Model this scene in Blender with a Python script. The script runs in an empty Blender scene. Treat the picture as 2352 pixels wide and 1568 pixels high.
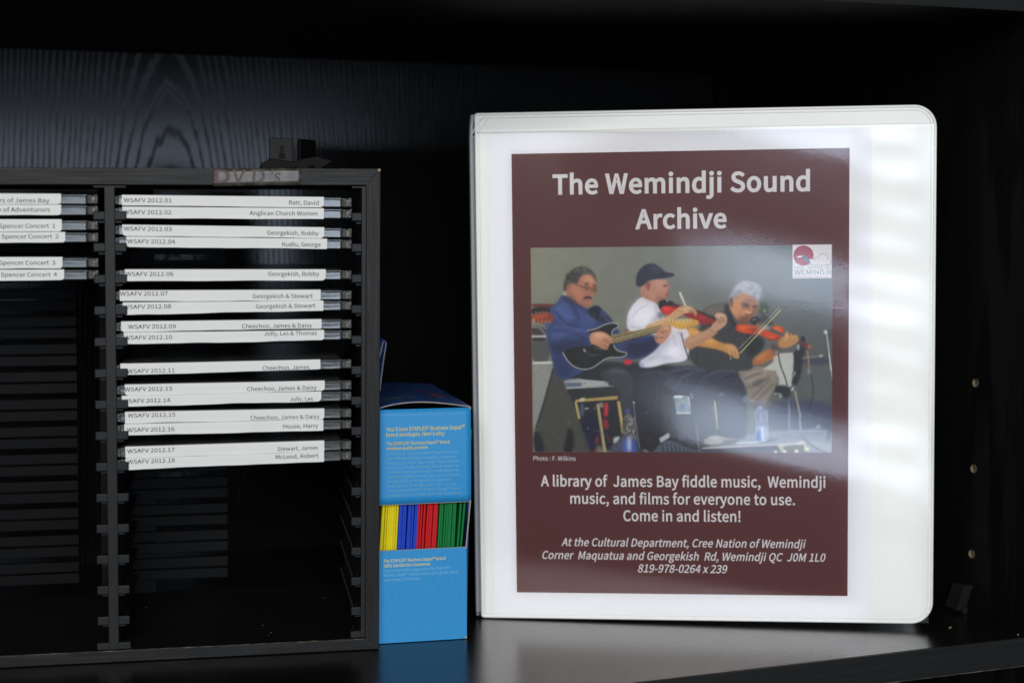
import bpy, bmesh, math, random
import numpy as np
from mathutils import Matrix, Vector

random.seed(7)
MM = 0.001
sc = bpy.context.scene
col = sc.collection

# ------------------------------------------------------------------ camera, world, lamps, exposure
cam_d = bpy.data.cameras.new("camera")
cam_d.sensor_width = 36.0
cam_d.lens = 55.13
cam_d.clip_start = 0.01
cam_d.clip_end = 50.0
cam_d.dof.use_dof = True
cam_d.dof.focus_distance = 0.862
cam_d.dof.aperture_fstop = 5.8
cam = bpy.data.objects.new("camera", cam_d)
col.objects.link(cam)
R_ = Vector((0.93480197, -0.35516756, -0.00113314))
U_ = Vector((0.02906312, 0.0733137, 0.99688537))
F_ = Vector((0.35397827, 0.93192334, -0.07885607))
cm = Matrix.Identity(4)
for i in range(3):
    cm[i][0] = R_[i]; cm[i][1] = U_[i]; cm[i][2] = -F_[i]
cm.translation = Vector((0, 0, 0.2338))
cam.matrix_world = cm
sc.camera = cam

world = bpy.data.worlds.new("World")
sc.world = world
world.use_nodes = True
bg = world.node_tree.nodes["Background"]
bg.inputs[0].default_value = (0.80, 0.90, 1.0, 1)
bg.inputs[1].default_value = 0.07

sc.view_settings.view_transform = 'Standard'
sc.view_settings.look = 'None'
sc.view_settings.gamma = 1.0
sc.view_settings.use_curve_mapping = False
sc.view_settings.exposure = 0.0


def area(name, loc, aim, sx, sy, radiance, colour):
    l = bpy.data.lights.new(name, 'AREA')
    l.shape = 'RECTANGLE'
    l.size = sx; l.size_y = sy
    l.energy = radiance * math.pi * sx * sy
    l.color = colour
    o = bpy.data.objects.new(name, l)
    col.objects.link(o)
    o.location = loc
    d = Vector(aim) - Vector(loc)
    o.rotation_euler = d.to_track_quat('-Z', 'Y').to_euler()
    return o


# a window behind the photographer and the ceiling light of the room
area("window_light", (0.22, -1.25, 0.235), (0.40, 0.85, 0.12), 1.46, 0.36, 7.6, (0.66, 0.79, 1.0))
area("room_light", (-0.60, -1.60, 1.02), (0.35, 0.85, 0.12), 1.3, 0.84, 12.6, (1.0, 0.97, 0.91))

# ------------------------------------------------------------------ helpers


def srgb(h):
    if isinstance(h, str):
        h = [int(h[i:i + 2], 16) for i in (0, 2, 4)]
    r = []
    for c in h:
        c = c / 255.0
        r.append(c / 12.92 if c <= 0.04045 else ((c + 0.055) / 1.055) ** 2.4)
    return r


def tag(o, label=None, cat=None, group=None, kind=None):
    if label: o["label"] = label
    if cat: o["category"] = cat
    if group: o["group"] = group
    if kind: o["kind"] = kind
    return o


def thing(name, label, cat, matrix=None, group=None):
    o = bpy.data.objects.new(name, None)
    col.objects.link(o)
    if matrix is not None:
        o.matrix_world = matrix
    o.empty_display_size = 0.01
    return tag(o, label, cat, group)


def link(name, me, m, parent=None):
    o = bpy.data.objects.new(name, me)
    if m is not None:
        me.materials.clear()
        me.materials.append(m)
    col.objects.link(o)
    if parent is not None:
        o.parent = parent
    return o


class MB:
    """collects shapes in millimetres; build() makes ONE mesh object"""

    def __init__(self):
        self.bm = bmesh.new()

    def box(self, x0, x1, y0, y1, z0, z1, bev=0.0, f=None):
        b = bmesh.new()
        bmesh.ops.create_cube(b, size=1.0)
        for v in b.verts:
            v.co = Vector((x0 + (v.co.x + .5) * (x1 - x0), y0 + (v.co.y + .5) * (y1 - y0), z0 + (v.co.z + .5) * (z1 - z0)))
        if bev:
            bmesh.ops.bevel(b, geom=b.edges[:], offset=bev, segments=2, profile=.5, affect='EDGES')
        self._merge(b, f)
        return self

    def prism(self, pts, a0, a1, axis='y', bev=0.0, f=None):
        """polygon pts extruded along an axis; pts are the other two coordinates in order"""
        b = bmesh.new()

        def P(p, a):
            return {'y': (p[0], a, p[1]), 'z': (p[0], p[1], a), 'x': (a, p[0], p[1])}[axis]
        lo = [b.verts.new(P(p, a0)) for p in pts]
        hi = [b.verts.new(P(p, a1)) for p in pts]
        n = len(pts)
        b.faces.new(lo); b.faces.new(hi[::-1])
        for i in range(n):
            b.faces.new((lo[i], hi[i], hi[(i + 1) % n], lo[(i + 1) % n]))
        bmesh.ops.recalc_face_normals(b, faces=b.faces[:])
        if bev:
            bmesh.ops.bevel(b, geom=b.edges[:], offset=bev, segments=2, profile=.5, affect='EDGES')
        self._merge(b, f)
        return self

    def tube(self, pts, r, n=8, closed=False):
        b = bmesh.new()
        rings = []
        m = len(pts)
        P = [Vector(p) for p in pts]
        for i in range(m):
            if closed:
                t = P[(i + 1) % m] - P[i - 1]
            else:
                t = P[min(i + 1, m - 1)] - P[max(i - 1, 0)]
            t.normalize()
            a = Vector((0, 1, 0))
            if abs(t.y) > .9: a = Vector((1, 0, 0))
            u = t.cross(a).normalized(); w = t.cross(u)
            rings.append([b.verts.new(P[i] + u * math.cos(k * 2 * math.pi / n) * r + w * math.sin(k * 2 * math.pi / n) * r) for k in range(n)])
        for i in range(m if closed else m - 1):
            A = rings[i]; B = rings[(i + 1) % m]
            for k in range(n):
                b.faces.new((A[k], A[(k + 1) % n], B[(k + 1) % n], B[k]))
        if not closed:
            b.faces.new(rings[0][::-1]); b.faces.new(rings[-1])
        bmesh.ops.recalc_face_normals(b, faces=b.faces[:])
        self._merge(b)
        return self

    def _merge(self, b, f=None):
        if f:
            for v in b.verts:
                v.co = Vector(f(v.co))
        me = bpy.data.meshes.new("t")
        b.to_mesh(me); b.free()
        self.bm.from_mesh(me)
        bpy.data.meshes.remove(me)

    def build(self, name, m, parent=None, f=None, smooth=False):
        if f:
            for v in self.bm.verts:
                v.co = Vector(f(v.co))
        for v in self.bm.verts:
            v.co *= MM
        me = bpy.data.meshes.new(name)
        self.bm.to_mesh(me); self.bm.free()
        if smooth:
            for p in me.polygons: p.use_smooth = True
        return link(name, me, m, parent)


def grid(name, m, fn, us, vs, parent=None, thick=0.0, smooth=True):
    """sheet: fn(u, v) -> point in millimetres"""
    verts = [Vector(fn(u, v)) * MM for v in vs for u in us]
    nu = len(us)
    faces = [(j * nu + i, j * nu + i + 1, (j + 1) * nu + i + 1, (j + 1) * nu + i) for j in range(len(vs) - 1) for i in range(nu - 1)]
    me = bpy.data.meshes.new(name)
    me.from_pydata(verts, [], faces)
    if thick:
        b = bmesh.new(); b.from_mesh(me)
        bmesh.ops.solidify(b, geom=b.faces[:], thickness=thick * MM)
        b.to_mesh(me); b.free()
    if smooth:
        for p in me.polygons: p.use_smooth = True
    return link(name, me, m, parent)


def lin(a, b, n):
    return [a + (b - a) * i / (n - 1) for i in range(n)]


def sstep(a, b, x):
    t = min(1, max(0, (x - a) / (b - a)))
    return t * t * (3 - 2 * t)


# ------------------------------------------------------------------ lettering: outlines of a plain humanist sans
FONT = {  # character code: advance, contours of x, y pairs
    65: (639, [[4,0,102,0,176,235,458,235,532,0,634,0,373,770,265,770],[201,312,238,431,315,691,319,691,397,431,434,312]]),
    66: (690, [[106,0,351,0,469,14,561,56,621,127,643,226,631,296,599,350,549,388,486,410,486,415,534,440,570,478,591,527,599,582,579,668,525,727,441,760,334,770,106,770],[203,443,203,693,321,693,401,687,458,665,492,627,503,569,493,516,460,477,402,452,317,443],[203,78,203,368,337,368,427,359,493,334,533,291,547,229,533,161,492,114,426,87,337,78]]),
    67: (670, [[396,-14,466,-6,529,15,584,50,632,97,579,159,540,122,499,95,452,77,400,71,301,94,225,157,177,256,161,388,178,517,228,615,304,677,403,699,450,693,492,678,528,656,561,626,613,689,575,725,526,755,469,776,402,784,267,756,158,677,87,552,61,384,86,217,156,92,263,13]]),
    68: (723, [[106,0,303,0,456,26,569,102,637,224,661,388,637,551,568,671,455,745,298,770,106,770],[203,80,203,691,290,691,409,671,494,613,544,517,561,388,544,258,494,161,409,101,290,80]]),
    69: (619, [[106,0,561,0,561,83,203,83,203,363,495,363,495,446,203,446,203,688,549,688,549,770,106,770]]),
    70: (580, [[106,0,203,0,203,346,497,346,497,428,203,428,203,688,549,688,549,770,106,770]]),
    71: (724, [[409,-14,482,-7,547,12,603,40,646,76,646,399,393,399,393,318,557,318,557,117,530,98,496,83,458,74,418,71,308,94,228,157,178,256,161,388,179,517,231,615,311,677,417,699,470,693,514,677,551,654,583,626,636,689,597,723,548,754,487,775,414,784,273,756,161,677,87,552,61,384,87,217,159,92,269,13]]),
    72: (765, [[106,0,203,0,203,363,562,363,562,0,660,0,660,770,562,770,562,447,203,447,203,770,106,770]]),
    73: (308, [[106,0,203,0,203,770,106,770]]),
    74: (562, [[249,-14,345,5,411,56,449,132,461,226,461,770,363,770,363,235,356,161,333,110,294,81,239,71,200,76,165,92,134,119,106,159,37,108,75,55,123,17,181,-6]]),
    75: (679, [[106,0,203,0,203,244,335,401,566,0,674,0,396,478,638,770,527,770,205,383,203,383,203,770,106,770]]),
    76: (570, [[106,0,540,0,540,83,203,83,203,770,106,770]]),
    77: (853, [[106,0,193,0,193,426,181,653,185,653,247,478,393,78,458,78,603,478,665,653,669,653,657,426,657,0,747,0,747,770,630,770,483,358,430,197,425,197,370,358,223,770,106,770]]),
    78: (759, [[106,0,197,0,197,404,186,645,190,645,273,486,554,0,653,0,653,770,561,770,561,370,575,126,569,126,486,285,205,770,106,770]]),
    79: (779, [[390,-14,523,14,627,94,694,221,718,388,694,554,627,678,523,756,390,784,257,756,153,678,85,554,61,388,85,221,153,94,257,14],[390,71,295,94,223,157,177,257,161,388,177,517,223,615,295,677,390,699,484,677,556,615,602,517,619,388,602,257,556,157,484,94]]),
    80: (665, [[106,0,203,0,203,307,330,307,445,321,535,364,593,438,613,544,593,650,534,720,443,758,326,770,106,770],[203,386,203,691,313,691,402,684,466,660,504,615,517,544,505,473,468,423,406,395,317,386]]),
    81: (779, [[390,67,295,90,223,154,177,255,161,388,177,517,223,615,295,677,390,699,484,677,556,615,602,517,619,388,602,255,556,154,484,90],[625,-193,735,-175,716,-101,636,-112,576,-106,523,-87,479,-54,446,-9,558,33,644,117,699,236,718,388,694,554,627,678,523,756,390,784,257,756,153,678,85,554,61,388,81,233,139,113,228,30,342,-11,385,-83,447,-141,527,-179]]),
    82: (667, [[203,404,203,691,332,691,412,684,471,661,507,619,519,555,507,489,471,442,412,414,332,404],[528,0,638,0,442,337,513,365,568,410,603,473,616,555,596,656,540,722,455,759,347,770,106,770,106,0,203,0,203,327,341,327]]),
    83: (626, [[319,-14,428,3,510,50,563,119,581,205,569,280,535,336,485,378,422,411,313,458,268,478,226,504,196,539,185,587,195,633,224,668,270,691,329,699,380,694,426,679,467,657,504,627,555,689,510,727,456,757,395,777,329,784,232,768,155,726,104,662,86,580,101,506,138,450,188,410,243,382,353,334,404,310,445,283,472,247,482,196,471,145,439,106,389,80,320,71,261,78,205,98,153,128,108,167,50,100,105,53,169,17,241,-6]]),
    84: (629, [[266,0,363,0,363,688,597,688,597,770,33,770,33,688,266,688]]),
    85: (757, [[379,-14,488,3,576,59,634,161,655,317,655,770,562,770,562,315,548,199,509,124,451,84,379,71,309,84,252,124,213,199,200,315,200,770,103,770,103,317,124,161,182,59,270,3]]),
    86: (604, [[247,0,359,0,604,770,505,770,381,353,307,99,303,99,228,353,103,770,1,770]]),
    87: (922, [[190,0,306,0,420,464,459,640,463,640,501,464,618,0,735,0,894,770,801,770,718,351,676,101,670,101,616,351,508,770,419,770,313,351,258,101,254,101,208,351,127,770,27,770]]),
    88: (602, [[18,0,121,0,231,208,293,333,297,333,363,208,478,0,585,0,359,393,569,770,467,770,364,574,310,460,306,460,245,574,140,770,33,770,243,398]]),
    89: (558, [[230,0,327,0,327,298,559,770,458,770,359,553,282,383,277,383,202,553,102,770,-1,770,230,298]]),
    90: (633, [[53,0,584,0,584,83,172,83,579,712,579,770,89,770,89,688,459,688,53,59]]),
    97: (591, [[228,-14,279,-7,328,10,374,36,417,68,420,68,429,0,507,0,507,351,496,447,461,521,400,568,310,585,243,578,183,560,130,536,86,511,123,444,159,467,201,486,246,500,294,505,352,493,388,461,407,415,412,361,255,334,146,291,83,230,62,148,74,79,109,29,162,-3],[255,64,216,69,184,85,162,113,154,154,168,205,211,245,290,276,412,297,412,139,372,106,333,83,295,69]]),
    98: (649, [[348,-14,441,7,520,67,575,164,596,294,581,414,537,506,466,564,369,585,321,579,275,562,230,536,189,505,193,607,193,836,97,836,97,0,173,0,182,59,186,59,225,28,266,6,307,-9],[332,67,301,70,267,80,230,98,193,126,193,426,233,460,271,484,308,499,345,504,414,489,461,446,488,380,496,293,483,198,449,127,397,83]]),
    99: (536, [[321,-14,372,-9,420,6,465,28,506,58,464,123,436,101,403,83,368,71,330,66,258,82,202,126,166,195,153,285,167,374,204,444,261,488,333,504,365,501,394,491,421,475,446,455,495,518,462,543,425,565,381,580,329,585,224,565,137,506,77,412,55,285,75,158,131,65,216,6]]),
    100: (651, [[291,-14,341,-7,387,10,428,36,464,67,467,67,476,0,555,0,555,836,458,836,458,617,463,519,426,547,389,567,349,581,303,585,209,564,130,504,76,410,56,285,72,158,120,64,194,6],[312,67,245,82,196,125,165,194,154,286,167,375,203,444,255,488,319,504,354,501,389,490,423,472,458,444,458,145,423,111,387,86,350,72]]),
    101: (582, [[328,-14,382,-9,431,3,475,21,515,44,481,108,448,89,414,75,378,66,338,63,264,77,205,117,166,180,149,263,534,263,538,317,523,428,479,512,407,566,310,585,215,564,133,505,76,410,55,285,76,159,134,65,221,7],[148,331,167,406,204,462,254,497,312,508,372,497,416,463,444,407,454,331]]),
    102: (341, [[35,493,112,493,112,0,208,0,208,493,329,493,329,570,208,570,208,661,213,709,228,744,253,766,289,773,353,757,374,832,278,850,205,837,153,799,122,740,112,662,112,570,35,565]]),
    103: (592, [[289,-263,408,-247,499,-204,557,-141,578,-65,565,-4,528,38,466,63,379,70,267,70,188,88,167,132,178,172,204,201,288,181,370,195,436,234,481,297,497,379,493,415,484,447,469,474,451,497,567,497,567,570,369,570,288,585,206,571,138,530,92,466,75,381,81,333,98,290,122,255,149,228,149,224,126,205,106,181,92,151,86,118,101,61,138,24,138,19,102,-8,75,-39,59,-74,54,-110,71,-175,119,-223,194,-253],[288,246,241,255,203,282,177,325,167,381,177,438,203,480,241,506,288,515,336,506,374,480,400,438,410,381,400,325,374,282,335,255],[303,-196,233,-189,181,-169,149,-138,138,-97,151,-47,195,0,269,-8,368,-8,418,-12,454,-25,476,-47,483,-81,470,-124,434,-161,377,-187]]),
    104: (638, [[97,0,193,0,193,414,233,452,270,479,308,496,349,501,398,492,431,465,451,418,457,349,457,0,553,0,553,361,542,457,510,528,456,571,378,585,323,578,274,557,230,527,189,489,193,607,193,836,97,836]]),
    105: (289, [[97,0,193,0,193,570,97,570],[145,688,191,705,209,752,191,797,145,814,99,797,82,752,99,705]]),
    106: (289, [[37,-254,109,-241,158,-203,185,-144,193,-65,193,570,98,570,98,-65,95,-112,84,-147,62,-170,27,-178,-27,-167,-46,-239],[145,688,191,705,209,752,191,797,145,814,99,797,81,752,99,705]]),
    107: (580, [[97,0,191,0,191,150,298,275,465,0,569,0,354,340,544,570,437,570,195,270,191,270,191,836,97,836]]),
    108: (298, [[197,-14,253,-5,239,68,220,66,201,76,193,107,193,836,97,836,97,113,102,59,120,20,152,-5]]),
    109: (973, [[97,0,193,0,193,414,231,452,268,480,303,496,336,501,383,492,416,465,436,418,442,349,442,0,538,0,538,414,577,452,613,480,648,496,682,501,729,492,762,465,781,418,788,349,788,0,883,0,883,361,873,457,841,528,787,571,711,585,660,577,613,554,567,520,522,476,500,521,468,556,423,577,364,585,315,578,269,557,226,526,187,487,185,487,175,570,97,570]]),
    110: (641, [[97,0,193,0,193,414,233,452,270,479,308,496,349,501,398,492,431,465,451,418,457,349,457,0,553,0,553,361,542,457,510,528,456,571,378,585,323,578,274,557,229,526,187,487,185,487,175,570,97,570]]),
    111: (637, [[318,-14,418,6,502,65,560,158,582,285,560,412,502,506,418,565,318,585,218,565,134,506,76,412,55,285,76,158,134,65,218,6],[318,66,251,82,199,126,165,195,153,285,165,374,199,444,251,488,318,504,386,488,438,444,472,374,484,285,472,195,438,126,386,82]]),
    112: (651, [[97,-241,193,-241,193,-47,190,53,229,24,269,3,309,-9,348,-14,441,7,520,67,575,164,596,294,581,414,537,506,466,564,369,585,320,579,272,561,228,535,187,504,185,504,175,570,97,570],[332,67,301,70,267,80,231,98,193,126,193,426,233,460,272,484,309,499,345,504,414,489,461,446,488,380,496,293,483,198,449,127,397,83]]),
    113: (651, [[458,-241,555,-241,555,570,478,570,468,517,466,517,429,546,391,567,349,581,303,585,209,564,130,504,76,410,56,285,72,158,120,64,194,6,291,-14,339,-8,385,9,426,35,463,66,458,-38],[312,67,245,82,196,125,165,194,154,286,167,375,203,444,255,488,319,504,354,501,389,490,423,472,458,444,458,145,423,111,387,86,350,72]]),
    114: (408, [[97,0,193,0,193,367,225,428,261,469,299,492,336,499,392,489,410,572,349,585,302,577,259,553,220,516,187,466,185,466,175,570,97,570]]),
    115: (492, [[246,-14,335,0,400,36,439,90,453,155,437,224,397,271,342,304,279,329,233,347,194,367,167,393,157,428,163,460,182,486,215,504,263,511,299,507,332,496,362,480,392,460,438,520,402,545,360,566,313,580,262,585,178,573,116,538,78,487,65,423,80,360,118,315,171,283,231,258,278,240,320,217,350,188,361,150,354,115,334,87,298,68,249,61,201,66,158,80,118,101,80,129,34,65,78,34,129,9,186,-8]]),
    116: (396, [[275,-14,381,7,362,80,297,64,256,71,228,93,214,127,209,173,209,493,364,493,364,570,209,570,209,731,129,731,119,570,28,565,28,493,113,493,113,176,122,98,149,38,199,0]]),
    117: (638, [[264,-14,318,-6,367,15,411,47,452,89,455,89,462,0,542,0,542,570,446,570,446,166,408,123,371,92,333,75,292,69,243,78,210,105,191,152,185,221,185,570,88,570,88,209,99,113,131,43,185,1]]),
    118: (547, [[220,0,332,0,534,570,439,570,331,246,278,78,273,78,221,246,113,570,14,570]]),
    119: (842, [[187,0,298,0,379,306,418,472,423,472,462,308,544,0,661,0,815,570,723,570,640,241,605,82,600,82,560,241,471,570,377,570,288,241,250,82,245,82,211,241,126,570,28,570]]),
    120: (523, [[16,0,117,0,193,133,251,235,256,235,318,133,402,0,507,0,319,288,493,570,393,570,322,445,272,350,267,350,211,445,134,570,30,570,204,297]]),
    121: (547, [[106,-246,182,-231,240,-189,285,-126,319,-48,534,570,440,570,337,254,291,92,286,92,229,254,113,570,14,570,243,-1,230,-44,209,-93,181,-132,146,-158,102,-167,58,-158,39,-234]]),
    122: (499, [[37,0,468,0,468,78,158,78,459,519,459,570,69,570,69,493,337,493,37,51]]),
    48: (583, [[292,-14,391,11,467,86,515,211,532,388,515,562,467,686,391,759,292,784,193,759,117,686,69,562,53,388,69,211,117,86,193,11],[292,64,232,83,186,141,156,242,145,388,156,532,186,632,232,690,292,708,352,690,398,632,428,532,439,388,428,242,398,141,352,83]]),
    49: (583, [[92,0,515,0,515,80,360,80,360,770,287,770,127,715,127,654,265,654,265,80,92,80]]),
    50: (583, [[46,0,530,0,530,83,317,83,191,76,315,201,410,323,472,441,494,558,478,651,433,722,362,768,269,784,201,776,142,753,90,718,42,671,98,617,132,652,170,681,212,699,257,706,320,694,364,663,390,615,399,554,378,450,313,335,203,205,46,57]]),
    51: (583, [[276,-14,373,1,452,45,505,114,524,206,511,278,477,335,425,376,361,401,361,407,417,434,460,475,488,527,498,591,481,673,434,733,363,771,273,784,211,777,155,758,104,729,59,692,110,631,145,662,183,685,225,700,270,706,324,697,365,673,391,634,400,584,389,526,353,479,288,448,187,437,187,363,300,352,374,321,414,273,426,209,415,149,383,105,333,76,270,66,210,73,159,93,116,121,80,154,30,92,73,52,127,19,194,-5]]),
    52: (583, [[357,0,447,0,447,212,550,212,550,289,447,289,447,770,341,770,21,275,21,212,357,212],[357,289,121,289,296,551,358,665,362,665,357,525]]),
    53: (583, [[275,-14,369,4,450,55,506,138,527,250,509,360,459,437,385,481,295,496,180,465,200,688,489,688,489,770,116,770,90,411,142,378,173,398,203,412,234,420,270,423,336,411,386,377,418,322,430,248,417,172,382,115,330,79,266,66,205,73,154,92,112,119,77,151,28,88,72,51,126,18,193,-5]]),
    54: (583, [[316,-14,401,4,472,55,520,134,538,236,523,342,480,418,412,463,324,478,278,472,232,453,188,424,149,386,167,536,210,635,272,688,348,705,382,701,415,689,445,670,470,646,524,705,489,737,448,762,399,778,343,784,236,761,145,689,82,560,59,368,78,201,132,82,214,10],[151,309,190,354,231,384,270,401,308,407,369,395,412,360,438,307,446,236,436,165,409,110,368,74,316,62,251,78,201,126,168,203]]),
    55: (583, [[208,0,308,0,323,206,358,382,424,546,534,712,534,770,51,770,51,688,425,688,330,533,265,375,226,201]]),
    56: (583, [[294,-14,392,2,468,44,517,107,535,185,524,256,495,311,454,354,405,388,405,393,440,426,473,469,498,521,507,579,493,661,451,725,385,767,296,782,213,767,146,728,101,666,85,586,94,530,116,482,149,441,189,409,189,404,137,370,92,322,60,263,48,191,67,109,118,44,195,2],[347,418,281,447,225,481,187,526,172,586,181,637,207,676,246,701,295,710,350,700,391,671,417,627,425,574,420,532,405,492,381,454],[295,58,231,68,180,98,146,143,133,200,141,252,163,299,197,340,239,374,317,341,382,303,427,255,443,188,433,135,403,94,356,67]]),
    57: (583, [[247,-14,351,10,441,85,503,219,526,418,507,578,452,693,370,761,267,784,182,766,112,715,64,636,46,534,61,429,104,353,171,307,258,292,307,299,353,317,397,347,436,386,417,235,374,136,314,83,244,66,207,70,172,82,141,100,113,125,61,65,96,34,139,9,188,-8],[435,466,395,419,355,387,314,369,274,363,214,376,171,410,145,464,137,534,147,606,174,661,216,697,268,709,334,693,384,647,418,571]]),
    46: (292, [[146,-14,195,6,215,59,195,112,146,132,97,112,77,59,97,6]]),
    44: (292, [[79,-200,143,-163,191,-113,221,-51,232,20,227,67,211,103,185,125,151,132,100,114,79,65,100,16,149,-2,161,-1,153,-46,132,-85,99,-118,56,-143]]),
    58: (292, [[146,410,195,430,215,483,195,536,146,557,97,536,77,483,97,430],[146,-14,195,6,215,59,195,112,146,132,97,112,77,59,97,6]]),
    33: (339, [[137,232,203,232,215,678,217,787,121,787,123,678],[169,-14,218,6,238,59,218,112,169,132,120,112,100,59,120,6]]),
    38: (714, [[272,-14,337,-7,395,10,447,38,494,75,540,44,586,19,629,0,671,-14,696,66,553,140,595,202,632,269,662,340,687,415,598,415,577,351,552,292,523,238,489,188,435,236,384,289,336,345,294,404,358,452,413,504,452,563,467,632,457,694,428,741,380,773,316,784,244,770,188,731,152,674,140,603,143,560,153,515,169,469,190,422,133,379,84,329,50,271,38,200,55,114,103,46,177,2],[431,125,396,99,360,80,323,67,284,63,223,73,175,102,143,146,131,205,139,248,160,286,191,322,229,355,272,293,322,234,375,177],[258,467,222,604,228,648,247,684,277,708,317,716,373,690,390,630,379,583,350,541,309,504]]),
    39: (292, [[116,507,175,507,193,703,195,810,95,810,97,703]]),
    45: (364, [[48,257,317,257,317,331,48,331]]),
    37: (967, [[215,298,288,315,343,362,378,439,391,543,378,645,343,721,288,768,215,784,144,768,89,721,53,645,41,543,53,439,89,362,144,315],[215,357,174,369,142,404,121,462,113,543,121,623,142,680,174,714,215,725,257,714,289,680,310,623,317,543,310,462,289,404,257,369],[237,-14,303,-14,728,784,663,784],[752,-14,824,3,879,50,914,126,926,230,914,333,879,409,824,456,752,472,681,456,626,409,590,333,578,230,590,126,626,50,681,3],[752,45,710,57,678,92,657,149,649,230,657,310,678,368,710,402,752,413,793,402,826,368,847,310,855,230,847,149,826,92,793,57]]),
    174: (497, [[248,375,333,392,403,439,451,512,468,606,451,700,403,773,333,820,248,837,162,820,92,773,45,700,27,606,45,512,92,439,162,392],[248,417,179,431,124,470,87,530,74,606,87,682,124,742,179,781,248,795,317,781,372,742,409,682,422,606,409,530,372,470,317,431],[163,489,211,489,211,572,258,572,300,489,354,489,299,587,331,613,343,652,316,711,252,728,163,728],[211,609,211,689,244,689,282,678,293,649,279,619,241,609]]),
    8482: (747, [[121,430,189,430,189,730,307,730,307,793,3,793,3,730,121,730],[364,430,430,430,430,591,421,714,426,714,512,485,566,485,652,714,657,714,649,591,649,430,713,430,713,793,628,793,575,658,542,564,537,564,505,658,450,793,364,793]]),
    32: (235, []),
}
CAP = 765.0


def area2(f):
    n = len(f)
    return sum(f[i] * f[(i + 3) % n] - f[(i + 2) % n] * f[i + 1] for i in range(0, n, 2))


def embolden(p, d):
    """push an outline outwards (holes inwards) by d, mitred"""
    if abs(d) < .01: return p
    out = []
    n = len(p)
    for i in range(n):
        a, b, c = p[i - 1], p[i], p[(i + 1) % n]
        l1 = math.hypot(b[0] - a[0], b[1] - a[1]) or 1; l2 = math.hypot(c[0] - b[0], c[1] - b[1]) or 1
        n1 = ((b[1] - a[1]) / l1, -(b[0] - a[0]) / l1); n2 = ((c[1] - b[1]) / l2, -(c[0] - b[0]) / l2)
        k = max(.45, 1 + n1[0] * n2[0] + n1[1] * n2[1])
        out.append((b[0] + (n1[0] + n2[0]) / k * d, b[1] + (n1[1] + n2[1]) / k * d))
    return out


def text(name, lines, m, parent=None, y=0.0, matrix=None):
    """lines: (string, x0, x1, baseline z, cap height, bold, slant) in mm; x1 None keeps the natural width.
    Each line becomes one flat printed mesh facing -y."""
    made = []
    for (s, x0, x1, zb, cap, bold, slant) in lines:
        k = cap / CAP
        cu = bpy.data.curves.new("t", 'CURVE')
        cu.dimensions = '2D'; cu.fill_mode = 'BOTH'
        pen = 0.0
        for ch in s:
            adv, cont = FONT.get(ord(ch), FONT[45])
            side = 1 if sum(area2(f) for f in cont) > 0 else -1
            for flat in cont:
                pts = embolden(list(zip(flat[0::2], flat[1::2])), bold * 1000 * side)
                sp = cu.splines.new('POLY')
                sp.points.add(len(pts) - 1)
                for q, (a, b) in zip(sp.points, pts):
                    q.co = ((pen + a) * .001, b * .001, 0, 1)
                sp.use_cyclic_u = True
            pen += adv + bold * 900
        o = bpy.data.objects.new("t", cu)
        me = bpy.data.meshes.new_from_object(o)
        bpy.data.objects.remove(o); bpy.data.curves.remove(cu)
        if not me.vertices:
            continue
        xs = [v.co.x for v in me.vertices]
        lo, hi = min(xs), max(xs)
        sx = k * 1000 if x1 is None else (x1 - x0) / (hi - lo)
        allv, base = [], 0
        for v in me.vertices:
            zz = v.co.y * k * 1000
            allv.append(((x0 + (v.co.x - lo) * sx + slant * zz) * MM, y * MM, (zb + zz) * MM))
        allf = [tuple(base + i for i in p.vertices) for p in me.polygons]
        bpy.data.meshes.remove(me)
        me = bpy.data.meshes.new(name)
        if matrix is not None:
            allv = [matrix @ Vector(q) for q in allv]
        me.from_pydata(allv, [], allf)
        made.append(link(name, me, m, parent))
    return made


# ------------------------------------------------------------------ materials (all node based)


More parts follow.
